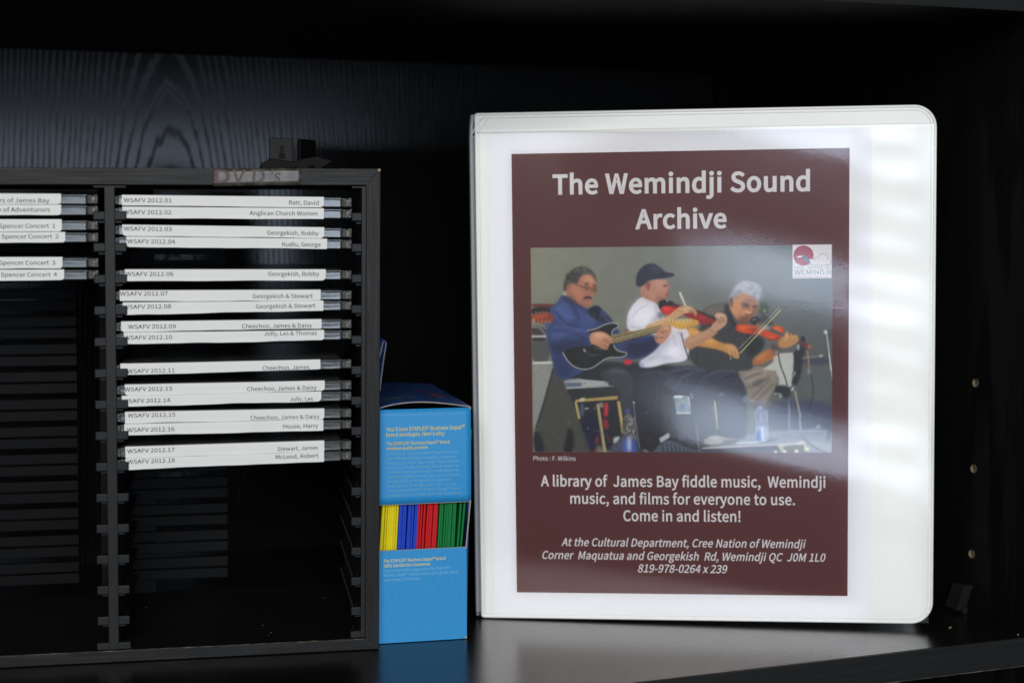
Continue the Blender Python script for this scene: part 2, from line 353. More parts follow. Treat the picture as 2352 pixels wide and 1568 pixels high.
class NT:
    def __init__(self, name):
        self.m = bpy.data.materials.new(name)
        self.m.use_nodes = True
        self.t = self.m.node_tree
        self.bsdf = self.t.nodes["Principled BSDF"]
        self.out = self.t.nodes["Material Output"]

    def n(self, kind, **kw):
        nd = self.t.nodes.new(kind)
        for k, v in kw.items():
            if k.startswith('i_'):
                key = k[2:]
                key = int(key) if key.isdigit() else key.replace('_', ' ')
                nd.inputs[key].default_value = v
            else:
                setattr(nd, k, v)
        return nd

    def l(self, a, b):
        self.t.links.new(a, b)

    def set(self, **kw):
        for k, v in kw.items():
            self.bsdf.inputs[k.replace('_', ' ')].default_value = v
        return self

    def coords(self, scale, rot=(0, 0, 0)):
        tc = self.n('ShaderNodeTexCoord')
        mp = self.n('ShaderNodeMapping')
        mp.inputs['Scale'].default_value = scale
        mp.inputs['Rotation'].default_value = rot
        self.l(tc.outputs['Object'], mp.inputs['Vector'])
        return mp.outputs[0]

    def noise(self, vec, scale=1.0, detail=4.0, rough=.55, dist=0.0):
        nz = self.n('ShaderNodeTexNoise', i_Scale=scale, i_Detail=detail, i_Roughness=rough, i_Distortion=dist)
        self.l(vec, nz.inputs['Vector'])
        return nz.outputs['Fac']

    def ramp(self, fac, stops):
        r = self.n('ShaderNodeValToRGB')
        e = r.color_ramp.elements
        while len(e) < len(stops): e.new(.5)
        for q, (p, c) in zip(e, stops):
            q.position = p
            q.color = (*c, 1) if not isinstance(c, (int, float)) else (c, c, c, 1)
        self.l(fac, r.inputs[0])
        return r.outputs[0]

    def math(self, op, a, b=None):
        nd = self.n('ShaderNodeMath', operation=op)
        for i, q in enumerate((a, b)):
            if q is None: continue
            if isinstance(q, (int, float)): nd.inputs[i].default_value = q
            else: self.l(q, nd.inputs[i])
        return nd.outputs[0]

    def bump(self, h, strength=.3, dist=.0002):
        b = self.n('ShaderNodeBump', i_Strength=strength, i_Distance=dist)
        self.l(h, b.inputs['Height'])
        self.l(b.outputs[0], self.bsdf.inputs['Normal'])


def plain(name, c, rough=.5, spec=.5, vary=.12, nscale=60.0, bump=0.0, bscale=900.0, bdist=.00012):
    c = srgb(c) if isinstance(c, str) else c
    t = NT(name)
    t.set(Roughness=rough, Specular_IOR_Level=spec)
    v = t.coords((1, 1, 1))
    n = t.noise(v, nscale, 5)
    t.l(t.ramp(n, [(.25, [q * (1 - vary) for q in c]), (.75, [min(1, q * (1 + vary)) for q in c])]), t.bsdf.inputs['Base Color'])
    if bump:
        t.bump(t.noise(v, bscale, 3), bump, bdist)
    return t.m


def wood_panel(name, x0, zb, k, horizontal=False, ripple=0.0, wobble=.012, dull=.35, spec=.32, r0=.30, r1=.62, line=(.42, .62), ring=190.0, basec=.0055):
    """black wood-grain melamine: embossed dull grain lines on a glossier ground"""
    t = NT(name)
    tc = t.n('ShaderNodeTexCoord')
    sep = t.n('ShaderNodeSeparateXYZ')
    t.l(tc.outputs['Object'], sep.inputs[0])
    X, Z = (sep.outputs[0], sep.outputs[2]) if not horizontal else (sep.outputs[1], sep.outputs[0])
    wob = t.noise(t.coords((26, 26, 2.5) if not horizontal else (2.5, 26, 26)), 1.0, 3)
    dx = t.math('SUBTRACT', X, x0)
    dx = t.math('ADD', dx, t.math('MULTIPLY', t.math('SUBTRACT', wob, .5), wobble))
    dz = t.math('MULTIPLY', t.math('SUBTRACT', Z, zb), k)
    r = t.math('SQRT', t.math('ADD', t.math('MULTIPLY', dx, dx), t.math('MULTIPLY', dz, dz)))
    fine = t.noise(t.coords((900, 900, 40) if not horizontal else (40, 900, 900)), 1.0, 2)
    ph = t.math('ADD', t.math('MULTIPLY', r, ring), t.math('MULTIPLY', fine, .4))
    fr = t.math('FRACT', ph)
    breakup = t.noise(t.coords((160, 160, 14) if not horizontal else (14, 160, 160)), 1.0, 3)
    f2 = t.math('ADD', fr, t.math('MULTIPLY', t.math('SUBTRACT', breakup, .5), .45))
    tri = t.math('ABSOLUTE', t.math('SUBTRACT', f2, .5))          # 0 at the line, .5 between
    tri = t.math('MULTIPLY', tri, 2.0)
    mask = t.ramp(tri, [(line[0] * .5, 0.0), (line[1], 1.0)])          # 0 on grain line, 1 on ground
    t.l(t.ramp(mask, [(0, (basec * .8,) * 3), (1, (basec * 1.15, basec * 1.1, basec))]), t.bsdf.inputs['Base Color'])
    t.l(t.ramp(mask, [(0, r1), (1, r0)]), t.bsdf.inputs['Roughness'])
    t.l(t.ramp(mask, [(0, spec * dull), (1, spec)]), t.bsdf.inputs['Specular IOR Level'])
    if ripple:      # the fine upright pores spread reflections sideways
        t.bump(t.math('ADD', t.math('MULTIPLY', mask, .15), fine), ripple, .00008)
    else:
        t.bump(mask, .10, .00008)
    return t.m


M = {}
M['back'] = wood_panel('back_panel_wood', 0.163, -0.05, 0.12, spec=.185, r0=.13, r1=.34, line=(.10, .40), ring=300.0, wobble=.013, dull=.74, ripple=.55)
M['shelf'] = wood_panel('shelf_wood', 0.64, -0.2, 0.03, True, spec=.5, dull=.7, r0=.22, r1=.27, line=(.08, .5), ring=330.0, basec=.006)
M['side'] = wood_panel('side_wood', 0.70, -0.2, 0.06, spec=.25, r0=.38, r1=.55, ring=300.0, basec=.005)


def streaked(name, base, scale, rough=.5, spec=.35):
    t = NT(name)
    n = t.noise(t.coords(scale), 1.0, 4, .6)
    t.l(t.ramp(n, [(.3, (base * .55,) * 3), (.7, (base * 1.5, base * 1.5, base * 1.45))]), t.bsdf.inputs['Base Color'])
    t.l(t.ramp(n, [(.3, rough + .1), (.7, rough - .06)]), t.bsdf.inputs['Roughness'])
    t.set(Specular_IOR_Level=spec)
    t.bump(n, .15, .0001)
    return t.m


M['rackwood'] = streaked('rack_vinyl', .0048, (900, 900, 24), .5, .28)
M['rackwood_h'] = streaked('rack_vinyl_along', .0048, (24, 900, 900), .5, .28)
M['upper'] = streaked('upper_shelf_wood', .004, (14, 300, 600), .6, .12)
M['edge'] = streaked('edge_band_vinyl', .010, (18, 900, 800), .5, .3)
M['plastic'] = plain('rack_plastic', (.0090, .0096, .0106), .5, .26, .12, 140, .15, 500)
M['slat'] = plain('rack_slat_plastic', (.0030, .0033, .0039), .55, .10, .12, 140)
M['bracket'] = plain('bracket_plastic', (.0018, .0017, .0016), .55, .10, .15, 200, .1, 900)
M['plate'] = plain('bracket_plate', (.0065, .006, .0056), .5, .15, .2, 260)
M['rail_dust'] = plain('rail_dust', (.11, .095, .07), .9, .1, .5, 500)
M['clip'] = plain('clip_plastic', (.012, .012, .0122), .5, .4, .15, 200)
M['chip'] = plain('bare_chipboard', (.36, .27, .15), .8, .2, .3, 700)
M['hole'] = plain('bare_hole_chipboard', (.24, .185, .115), .8, .2, .25, 700)
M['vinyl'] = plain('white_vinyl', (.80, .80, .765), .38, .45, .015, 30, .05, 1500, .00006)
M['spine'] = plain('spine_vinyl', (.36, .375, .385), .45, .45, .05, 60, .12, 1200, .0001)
M['paper'] = plain('white_paper', (.79, .785, .805), .6, .3, .012, 120)
M['strip'] = plain('strip_paper', (.80, .80, .765), .62, .3, .02, 90)
M['maroon'] = plain('maroon_ink', srgb('552221'), .55, .35, .10, 700)
M['ink_white'] = plain('unprinted_white', (.72, .69, .69), .6, .3, .02, 100)
M['ink_black'] = plain('black_ink', (.055, .052, .05), .6, .3, .1, 400)
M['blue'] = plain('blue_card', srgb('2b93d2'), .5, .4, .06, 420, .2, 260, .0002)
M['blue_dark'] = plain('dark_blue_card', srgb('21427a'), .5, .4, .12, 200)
M['card_raw'] = plain('raw_card', (.40, .36, .29), .8, .2, .2, 400)
M['ink_yellow'] = plain('yellow_ink', srgb('e3d27c'), .55, .3, .05, 300)
M['ink_pale'] = plain('pale_blue_ink', srgb('7cc0dd'), .55, .3, .05, 300)
M['faded'] = plain('faded_lid_print', srgb('77806f'), .55, .3, .3, 400)
M['faded_red'] = plain('faded_red_print', srgb('8a3a40'), .55, .3, .4, 500)
for nm, c in (('yellow', 'e8d616'), ('blueenv', '2148c4'), ('red', 'd01a22'), ('green', '0c7a3c')):
    M[nm] = plain('envelope_' + nm, srgb(c), .6, .3, .08, 200)
M['grey_ink'] = plain('grey_ink', srgb('8a8f92'), .6, .3, .05, 300)
M['logo_red'] = plain('emblem_red', srgb('a03c50'), .6, .3, .05, 300)
M['logo_blue'] = plain('emblem_bird', srgb('66758f'), .6, .3, .05, 300)
M['logo_pink'] = plain('emblem_small_print', srgb('c79aa2'), .6, .3, .05, 300)
t = NT('tape_marker_ink')
n = t.noise(t.coords((330, 330, 520)), 1.0, 4)
t.l(t.ramp(n, [(.44, (.085, .034, .026)), (.55, (.050, .033, .027)), (.64, (.06, .06, .055))]), t.bsdf.inputs['Base Color'])
t.set(Roughness=.5, Specular_IOR_Level=.4)
M['tape_ink'] = t.m
M['dust'] = plain('dust', (.45, .43, .36), .9, .1, .2, 300)

# clear polystyrene of the disc cases
t = NT('clear_case')
t.set(Base_Color=(.30, .32, .325, 1), Roughness=.16, Specular_IOR_Level=.8, Transmission_Weight=.35, IOR=1.5)
v = t.coords((40, 400, 260))
t.bump(t.noise(v, 1.0, 4), .5, .0004)
t.l(t.ramp(t.noise(t.coords((60, 60, 300)), 1.0, 4), [(.3, (.07, .075, .074)), (.7, (.22, .235, .23))]), t.bsdf.inputs['Base Color'])
M['case'] = t.m
t = NT('clear_case_end')
t.set(Base_Color=(.20, .20, .185, 1), Roughness=.12, Specular_IOR_Level=.9, Transmission_Weight=.6, IOR=1.5)
t.bump(t.noise(t.coords((700, 700, 700)), 1.0, 3), .9, .0006)
M['case_end'] = t.m

# clear vinyl film of the binder pocket: fresnel gloss over a clear sheet, orange-peel embossed
t = NT('clear_film')
t.t.nodes.remove(t.bsdf)
tr = t.n('ShaderNodeBsdfTransparent')
gl = t.n('ShaderNodeBsdfGlossy', i_Roughness=.11)
gl.inputs['Color'].default_value = (1, 1, 1, 1)
fr = t.n('ShaderNodeFresnel', i_IOR=1.52)
mx = t.n('ShaderNodeMixShader')
pe = t.noise(t.coords((1, 1, 1)), 1000, 2)
bp = t.n('ShaderNodeBump', i_Strength=.055, i_Distance=.0004)
t.l(pe, bp.inputs['Height'])
t.l(bp.outputs[0], gl.inputs['Normal'])
tcx = t.n('ShaderNodeTexCoord'); sx_ = t.n('ShaderNodeSeparateXYZ')
t.l(tcx.outputs['Object'], sx_.inputs[0])
# the loose film beyond the sheet is hazier than the film lying on it
t.l(t.ramp(t.math('MULTIPLY', sx_.outputs[0], 4.0), [(.80, .14), (.90, .31)]), gl.inputs['Roughness'])
t.l(t.math('MULTIPLY', fr.outputs[0], 1.3), mx.inputs[0])
t.l(tr.outputs[0], mx.inputs[1]); t.l(gl.outputs[0], mx.inputs[2])
t.l(mx.outputs[0], t.out.inputs['Surface'])
M['film'] = t.m

# translucent yellowed sticky tape
t = NT('sticky_tape')
t.set(Base_Color=(.16, .155, .14, 1), Roughness=.35, Specular_IOR_Level=.5)
n = t.noise(t.coords((170, 170, 260)), 1.0, 4)
t.l(t.ramp(n, [(.36, (.028, .025, .022)), (.5, (.058, .052, .040)), (.72, (.105, .100, .082))]), t.bsdf.inputs['Base Color'])
M['tape'] = t.m

# print with a colour attribute
t = NT('photo_print')
at = t.n('ShaderNodeAttribute', attribute_name='ink')
t.l(at.outputs['Color'], t.bsdf.inputs['Base Color'])
t.set(Roughness=.5, Specular_IOR_Level=.35)
M['print'] = t.m

# worn edge: dark vinyl with the chipboard rubbed through
t = NT('worn_edge')
n = t.noise(t.coords((120, 120, 600)), 1.0, 5, .7)
t.l(t.ramp(n, [(.45, (.02, .02, .021)), (.62, (.10, .088, .06)), (.8, (.30, .27, .2))]), t.bsdf.inputs['Base Color'])
t.set(Roughness=.7, Specular_IOR_Level=.3)
M['worn'] = t.m

# ------------------------------------------------------------------ the bookcase
YF, YB, XS, ZU, TH = 702.0, 1083.4, 575.6, 343.8, 16.4
case = thing("bookcase", "black wood grain bookcase bay holding the white binder and the disc rack", "bookcase")
X0 = -620.0
MB().box(X0, XS, YF + .6, YB, -TH, 0, .5).build("shelf_board", M['shelf'], case)
o = MB().box(X0, XS, YF - .6, YF + .5, -TH + .05, -.1, .25).build("edge_band", M['edge'], case)
o.parent = [c for c in case.children if c.name == "shelf_board"][0]
sb = o.parent
grid("worn_edge", M['worn'], lambda u, v: (u, YF - .66 - .0 * v, -TH + .1 + v), lin(150, XS, 60), [0, .55], sb, 0, False)
up = MB().box(X0, XS, YF + .6, YB, ZU, ZU + TH, .5).build("shelf_board", M['upper'], case)
MB().box(X0, XS, YF - .6, YF + .5, ZU + .05, ZU + TH - .1, .25).build("edge_band", M['edge'], up)
MB().box(X0, XS + 16, YB + .2, YB + 5, -140, 480).build("back_panel", M['back'], case)
# side panel with bored peg holes
HZ, HY, HR = [36.2, 86.8, 137.3], 754.9, 2.55
cu = bpy.data.curves.new("t", 'CURVE'); cu.dimensions = '2D'; cu.fill_mode = 'BOTH'; cu.extrude = .008
def _spl(pts):
    sp = cu.splines.new('POLY'); sp.points.add(len(pts) - 1)
    for q, (a, b) in zip(sp.points, pts): q.co = (a * MM, b * MM, 0, 1)
    sp.use_cyclic_u = True
_spl([(YF - 1, -140), (YB, -140), (YB, 480), (YF - 1, 480)])
for z in HZ:
    _spl([(HY + HR * math.cos(a), z + HR * math.sin(a)) for a in lin(0, 2 * math.pi * 23 / 24, 24)])
to = bpy.data.objects.new("t", cu)
me = bpy.data.meshes.new_from_object(to)
bpy.data.objects.remove(to)
for v_ in me.vertices:
    p = v_.co.copy()
    v_.co = Vector((XS * MM + .0085 + p.z, p.x, p.y))
b = bmesh.new(); b.from_mesh(me); bmesh.ops.remove_doubles(b, verts=b.verts[:], dist=1e-6); bmesh.ops.recalc_face_normals(b, faces=b.faces[:]); b.to_mesh(me); b.free()
side = link("side_panel", me, M['side'], case)
for z in HZ:
    def hole(u, v, z=z):
        if v <= 1: return (XS + .2 + v * 8, HY + (HR - .03) * math.cos(u), z + (HR - .03) * math.sin(u))
        return (XS + 8.2, HY, z)
    grid("peg_hole", M['hole'], hole, lin(0, 2 * math.pi, 25), [0, .5, 1, 2], side)
# grey plastic corner clip on the side panel
cl = MB().prism([(763.7, 17.6), (751.5, 18.2), (759.0, 1.6), (771.0, 2.0)], XS - 6.5, XS - .1, 'x', .6)
cl.prism([(759.0, 4.0), (756.8, 4.0), (757.4, .3), (759.6, .3)], XS - 3, XS - .1, 'x')
cl.build("corner_clip", M['clip'], case)

# ------------------------------------------------------------------ disc rack
RZ = Matrix.Rotation(-0.1854, 4, 'Z')
RM = Matrix.Translation(Vector((230.55, 807.0, 0.3)) * MM) @ RZ
rack = thing("disc_rack", "black two column rack of notched dividers half full of slim disc cases", "disc rack", RM)
SH = .011


def shear(co):
    return (co[0] + SH * (co[2] - 130), co[1], co[2])


def rp(x, y, z):
    return shear((x, y, z))


WR, DP, HT = 280.0, 132.0, 259.2
TB, BB, SB = 8.8, 6.2, 7.6
# frame boards, mitred at the front
top = MB().prism([(-WR, HT), (0, HT), (-SB, HT - TB), (-WR + SB, HT - TB)], 0, DP, 'y', .35).build("top_board", M['rackwood_h'], rack, shear)
bot = MB().prism([(-WR, 0), (-WR + SB, BB), (-SB, BB), (0, 0)], 0, DP, 'y', .35).build("bottom_board", M['rackwood_h'], rack, shear)
sdr = MB().prism([(0, .1), (0, HT - .1), (-SB + .05, HT - TB - .05), (-SB + .05, BB + .05)], .1, DP, 'y', .35).build("side_board", M['rackwood'], rack, shear)
MB().prism([(-WR, .1), (-WR + SB - .05, BB + .05), (-WR + SB - .05, HT - TB - .05), (-WR, HT - .1)], .1, DP, 'y', .35).build("side_board", M['rackwood'], rack, shear)
# rubbed edges and opened mitre joints
def wear(name, pts, w, parent, y=-.05):
    n = len(pts)
    grid(name, M['worn'], lambda u, v: rp(pts[int(u)][0], y, pts[int(u)][1] + v), list(range(n)), [0, w], parent, 0, False)
wear("worn_edge", [(x, BB - .36 + random.uniform(-.12, .1)) for x in lin(-WR + SB, -SB - .2, 110)], .5, bot)
wear("worn_edge", [(x, HT - .38) for x in lin(-WR, -.3, 90)], .24, top)
for (a, b_) in (((-SB, HT - TB), (-.2, HT - .2)), ((-SB, BB), (-.2, .3))):
    MB().prism([(a[0], a[1] - .18), (b_[0], b_[1] - .18), (b_[0], b_[1] + .18), (a[0], a[1] + .18)], -.04, .3, 'y').build("mitre_joint", M['worn'], sdr, shear)
MB().box(-1.6, .06, -.06, 1.5, HT - 1.5, HT + .05, .3).build("chipped_corner", M['chip'], sdr, shear)

ZF = [234.6 - 16.37 * i for i in range(14)]


def comb(cx, w, half, zs, name, dirs, y0=1.6):
    m = MB()
    m.box(cx - w / 2, cx + w / 2, y0, DP - 6, BB + .1, 250.2, .3)
    e = 1.5
    m.box(cx - (half if -1 in dirs else w / 2), cx + (half if 1 in dirs else w / 2), y0 + .05, y0 + 9, 248.8, 250.2, .4)
    for z in zs:
        for s in dirs:
            a, b = sorted((cx + s * (w / 2 - .4), cx + s * half))
            m.box(a, b, y0 + .1, y0 + 3.0, z - 2.3, z + 2.3, .55)            # stop tab at the front
            a2, b2 = sorted((cx + s * (w / 2 - .3), cx + s * (half - 2.4)))
            m.box(a2, b2, y0 + 3.0, DP - 8, z - 3.9, z - 2.5, .3)           # rail running back
    for s in dirs:
        a, b = sorted((cx + s * (w / 2 - .4), cx + s * (half + .3)))
        m.box(a, b, y0 + .1, y0 + 6, BB + .1, 10.0, .4)
    return m.build(name, M['plastic'], rack, shear)


comb(-140.0, 5.2, 8.4, ZF, "divider", (-1, 1))
rc = comb(-8.5, 2.7, 6.6, [z - .8 for z in ZF], "side_comb", (-1,))
for z in ZF[7:]:
    grid("dusty_edge", M['rail_dust'], lambda u, v, z=z: rp(-12.8 + v, u, z - 3.25 + .04 * math.sin(u)), lin(6, 122, 16), [0, .45], rc)
    grid("dusty_edge", M['rail_dust'], lambda u, v, z=z: rp(-12.2 + .05 * math.sin(u * 3), 1.66, z + 2.4 + u * v), lin(.3, 1, 3), [0, 2.2], rc)
comb(-271.5, 2.7, 6.6, ZF, "side_comb", (1,))
# rear post and the rear slats
MB().box(-156, -123.5, DP - 5.5, DP - 2.5, BB + .2, HT - TB - .2, .4).build("rear_post", M['slat'], rack, shear)
for z in ZF:
    for (a, b) in ((-138.5, -80.8), (-269, -168.5)):
        m = MB()
        for dz in (-3.6, 3.4):
            pts = [(a + 2.6 - 2.6 * math.cos(q), z + dz + 2.9 * math.sin(q)) for q in lin(-math.pi / 2, math.pi / 2, 7)]
            m.prism([(b, z + dz - 2.9)] + pts[:1] + pts[1:] + [(b, z + dz + 2.9)], DP - 9.5, DP - 6, 'y', .25)
        m.build("rear_slat", M['slat'], rack, shear)
MB().box(-WR + SB + .2, -WR + SB + 3, DP - 9.6, DP - 2, BB + .2, HT - TB - .2).build("rear_strip", M['slat'], rack, shear)

# ------------------------------------------------------------------ slim disc cases with a paper strip round the spine
CASES = [
    ('01', -133.9, 245.2, 239.8, -29.7, 244.3, 238.8, -132.9, 241.6, -48.0, -32.5, 240.3, "Ratt, David"),
    ('02', -133.6, 239.3, 233.2, -29.7, 238.4, 232.7, -133.1, 235.4, -68.5, -33.1, 234.8, "Anglican Church Women"),
    ('03', -133.8, 230.0, 224.2, -29.5, 228.4, 222.5, -133.0, 226.9, -59.5, -32.5, 224.5, "Georgekish, Bobby"),
    ('04', -131.8, 223.5, 218.4, -28.0, 222.1, 216.8, -131.3, 220.3, -51.6, -31.5, 218.4, "Kudlu, George"),
    ('06', -132.7, 206.8, 200.7, -28.7, 206.1, 200.1, -132.3, 203.3, -59.0, -32.2, 202.8, "Georgekish, Bobby"),
    ('07', -135.4, 195.9, 190.2, -31.4, 195.3, 189.4, -135.2, 193.1, -67.1, -35.6, 191.1, "Georgekish & Stewart"),
    ('08', -133.9, 189.6, 183.1, -29.9, 189.3, 184.0, -133.6, 186.2, -65.4, -34.2, 185.7, "Georgekish & Stewart"),
    ('09', -134.8, 179.4, 174.2, -30.9, 179.0, 174.5, -131.2, 175.8, -72.7, -36.0, 175.3, "Cheechoo, James & Daisy"),
    ('10', -133.5, 173.9, 167.7, -29.5, 173.6, 168.3, -133.2, 170.1, -61.2, -33.4, 171.2, "Jolly, Les & Thomas"),
    ('11', -135.4, 157.6, 151.6, -31.5, 157.7, 152.7, -132.0, 152.5, -62.0, -37.4, 152.9, "Cheechoo, James"),
    ('13', -133.3, 146.6, 140.5, -29.2, 146.6, 141.1, -133.4, 143.0, -70.1, -33.5, 141.9, "Cheechoo, James & Daisy"),
    ('14', -134.8, 140.6, 135.1, -31.0, 140.7, 135.4, -134.4, 136.9, -47.6, -35.5, 136.0, "Jolly, Les"),
    ('15', -133.3, 132.2, 126.0, -29.4, 131.7, 125.9, -131.8, 129.3, -68.4, -32.0, 126.5, "Cheechoo, James & Daisy"),
    ('16', -133.7, 125.8, 119.9, -29.9, 125.7, 119.7, -132.3, 121.6, -51.2, -32.8, 121.5, "House, Harry"),
    ('17', -133.3, 113.8, 107.6, -29.4, 114.4, 108.4, -132.3, 110.5, -54.3, -32.8, 109.5, "Stewart, James"),
    ('18', -133.2, 107.6, 101.6, -29.5, 108.2, 103.1, -132.2, 104.8, -55.1, -32.5, 105.2, "McLeod, Robert"),
]
LEFT = [
    ('A', 245.7, 240.4, 246.2, 240.5, "ers of James Bay", -170.1, 241.4, 'ending in James Bay'),
    ('B', 239.8, 235.0, 240.0, 235.0, "y of Adventurors", -170.0, 236.6, 'ending in Adventurors'),
    ('C', 232.8, 226.4, 233.0, 226.1, "Spencer Concert  1", -167.4, 228.3, 'ending in Concert 1'),
    ('D', 225.9, 220.9, 225.8, 220.5, "Spencer Concert  2", -165.8, 222.9, 'ending in Concert 2'),
    ('E', 213.4, 207.3, 213.8, 207.5, "Spencer Concert  3", -167.6, 209.5, 'ending in Concert 3'),
    ('F', 206.9, 201.3, 207.1, 201.4, "Spencer Concert  4", -166.8, 203.4, 'ending in Concert 4'),
]
CL, CH, CDP = 122.6, 4.9, 116.0


def disc_case(x_left, zl, zr, s0, s1, hl, hr, lines, label, group, seed, toptext=None):
    """x_left: left end of case; zl/zr: strip centre heights at strip ends; s0..s1 strip span; hl/hr strip heights"""
    rnd = random.Random(seed)
    tilt = math.atan2(zr - zl, s1 - s0)
    zc0 = zl + (x_left - s0) * math.tan(tilt)
    p = rp(x_left, 3.6, zc0)
    m = RM @ Matrix.Translation(Vector(p) * MM) @ Matrix.Rotation(-tilt, 4, 'Y')
    c = thing("disc_case", label, "disc case", m, group)
    h = CH / 2
    b = MB()
    b.box(1.2, CL - 6.5, .1, CDP, -h, h - .9, .35)                # tray half
    b.box(1.0, CL - 6.0, 0, CDP, h - .85, h, .3)                  # lid half
    b.build("shell", M['case'], c)
    e = MB()
    e.box(CL - 6.2, CL - .6, .3, 9, -h + .1, h - .3, .8)
    e.tube([(CL - 4.6, -.1, -h + .6), (CL - 4.6, -.1, h - .4)], 1.0)
    e.tube([(CL - 1.6, .6, -h + .3), (CL - 1.6, .6, h - .2)], .9)
    e.build("hinge", M['case_end'], c)
    e = MB()
    e.box(-.9, 1.3, .5, 9, -h + .1, h - .3, .7)
    e.tube([(.2, .1, -h + .6), (.2, .1, h - .4)], .9)
    e.build("hinge", M['case_end'], c)
    # the strip: bottom overhang, front, rolled over the top edge
    L0, L1 = s0 - x_left, s1 - x_left
    ph = [rnd.uniform(0, 6.28) for _ in range(5)]
    rbl, rbr = rnd.choice([.4, 1.6, 2.0]), rnd.choice([.5, 1.6, 2.1])
    amp = rnd.uniform(.10, .24)

    def fn(u, v):
        f = (u - L0) / (L1 - L0)
        H = (hl + (hr - hl) * f) / 2
        wav = amp * (math.sin(u * .055 + ph[0]) * .7 + math.sin(u * .13 + ph[1]) * .4 + .25 * math.sin(u * .31 + ph[2]))
        zb = -H + wav
        dl, dr = u - L0, L1 - u
        if dl < rbl: zb += rbl - math.sqrt(max(0, rbl ** 2 - (rbl - dl) ** 2))
        if dr < rbr: zb += rbr - math.sqrt(max(0, rbr ** 2 - (rbr - dr) ** 2))
        zt = max(H - .35, h + .05)
        bow = .10 * math.sin(u * .09 + ph[3])
        if v <= .7:
            z = zb + (zt - zb) * v / .7
            low = max(0, (-h + .2) - z)
            return (u, -.32 - .5 * low * abs(math.sin(u * .07 + ph[4])) + bow * .3, z)
        if v <= .85:
            a = (v - .7) / .15 * math.pi / 2
            return (u, -.32 + .35 * (1 - math.cos(a)) + bow * .3, zt + .35 * math.sin(a))
        k = (v - .85) / .15
        fold = 7.0 - (1.5 if dr < 2 or dl < 2 else 0)
        return (u, .03 + bow * .3 + k * fold, zt + .35)
    us = [L0, L0 + .12, L0 + .3, L0 + .6, L0 + 1, L0 + 1.6, L0 + 2.4] + lin(L0 + 3.5, L1 - 3.5, 44) + [L1 - 2.4, L1 - 1.6, L1 - 1, L1 - .6, L1 - .3, L1 - .12, L1]
    vs = [0, .06, .15, .3, .5, .7, .74, .78, .82, .85, 1.0]
    s = grid("spine_strip", M['strip'], fn, us, vs, c, .12)
    # lettering on the strip, in the same frame
    ct, st = math.cos(tilt), math.sin(tilt)
    out = []
    for (tx, a, bb, z, cap) in lines:
        # rack coords -> case frame
        def loc(x, z):
            dx, dz = x - x_left, z - zc0
            return dx * ct + dz * st, dz * ct - dx * st
        xa, za = loc(a, z)
        xb = xa + (bb - a)
        out.append((tx, xa, xb, za, cap, .004, 0))
    text("lettering", out, M['ink_black'], s, -.52)
    if toptext:
        # print that went over the fold: on the top face, upright towards the back
        zt = max((hl + hr) / 4 - .35, h + .05) + .39
        T = Matrix(((1, 0, 0, 0), (0, 0, 1, 0), (0, 0, 0, 0), (0, 0, 0, 1)))
        T = Matrix.Translation((0, 0, zt * MM)) @ T
        text("lettering", [(toptext, L0 + 1.5, L0 + 26, .9, 2.2, .01, 0)], M['ink_black'], s, 0, T)
    return c


for i, (no, xl, tl, bl, xr, tr, br, t1, b1, r0, r1, b2, who) in enumerate(CASES):
    lines = [("WSAFV 2012." + no, t1, t1 + 24.3, b1, 2.05), (who, r0, r1, b2, 2.1)]
    disc_case(-136.8, (tl + bl) / 2, (tr + br) / 2, xl, xr, tl - bl, tr - br, lines,
              "clear slim disc case with white spine strip numbered WSAFV 2012." + no,
              "disc cases in the right column of the rack", 31 + i,
              "WSAFV 2012." + no if no in ('11', '13', '15', '17') else None)
ends = {'A': -164.3, 'B': -164.3, 'C': -164.1, 'D': -162.4, 'E': -164.0, 'F': -163.2}
starts = {'A': -196.6, 'B': -195.6, 'C': -195.2, 'D': -194.0, 'E': -195.4, 'F': -194.6}
for i, (key, tr, br, tl, bl, s, xe, zb, what) in enumerate(LEFT):
    # text ends where the photograph shows it to end
    disc_case(-268.0, (tl + bl) / 2, (tr + br) / 2, ends[key] - 104, ends[key], tl - bl, tr - br,
              [(s, starts[key], xe, zb, 2.1)],
              "clear slim disc case left of the divider, white strip " + what,
              "disc cases in the left column of the rack", 71 + i)

# ------------------------------------------------------------------ tape on the rack and the bracket on top of it
tape = thing("sticky_tape", "greyish strip of sticky tape with faded red lettering on the rack's top board", "tape", RM)
tp = grid("film_strip", M['tape'], lambda u, v: rp(u, -.22 + .06 * math.sin(u * .8), v + .02 * (u + 63)), lin(-87.2, -41.8, 24), lin(250.3, 259.0, 5), tape, .1)
text("lettering", [("D", -85.6, -77.5, 251.6, 6.4, .035, .1), ("V", -76.5, -69.8, 251.8, 6.4, .02, .1), ("D", -66.0, -59.5, 251.9, 6.3, .02, .1),
                   ("'s", -56.5, -51.5, 252.0, 6.2, .02, .1)], M['tape_ink'], tp, -.36)

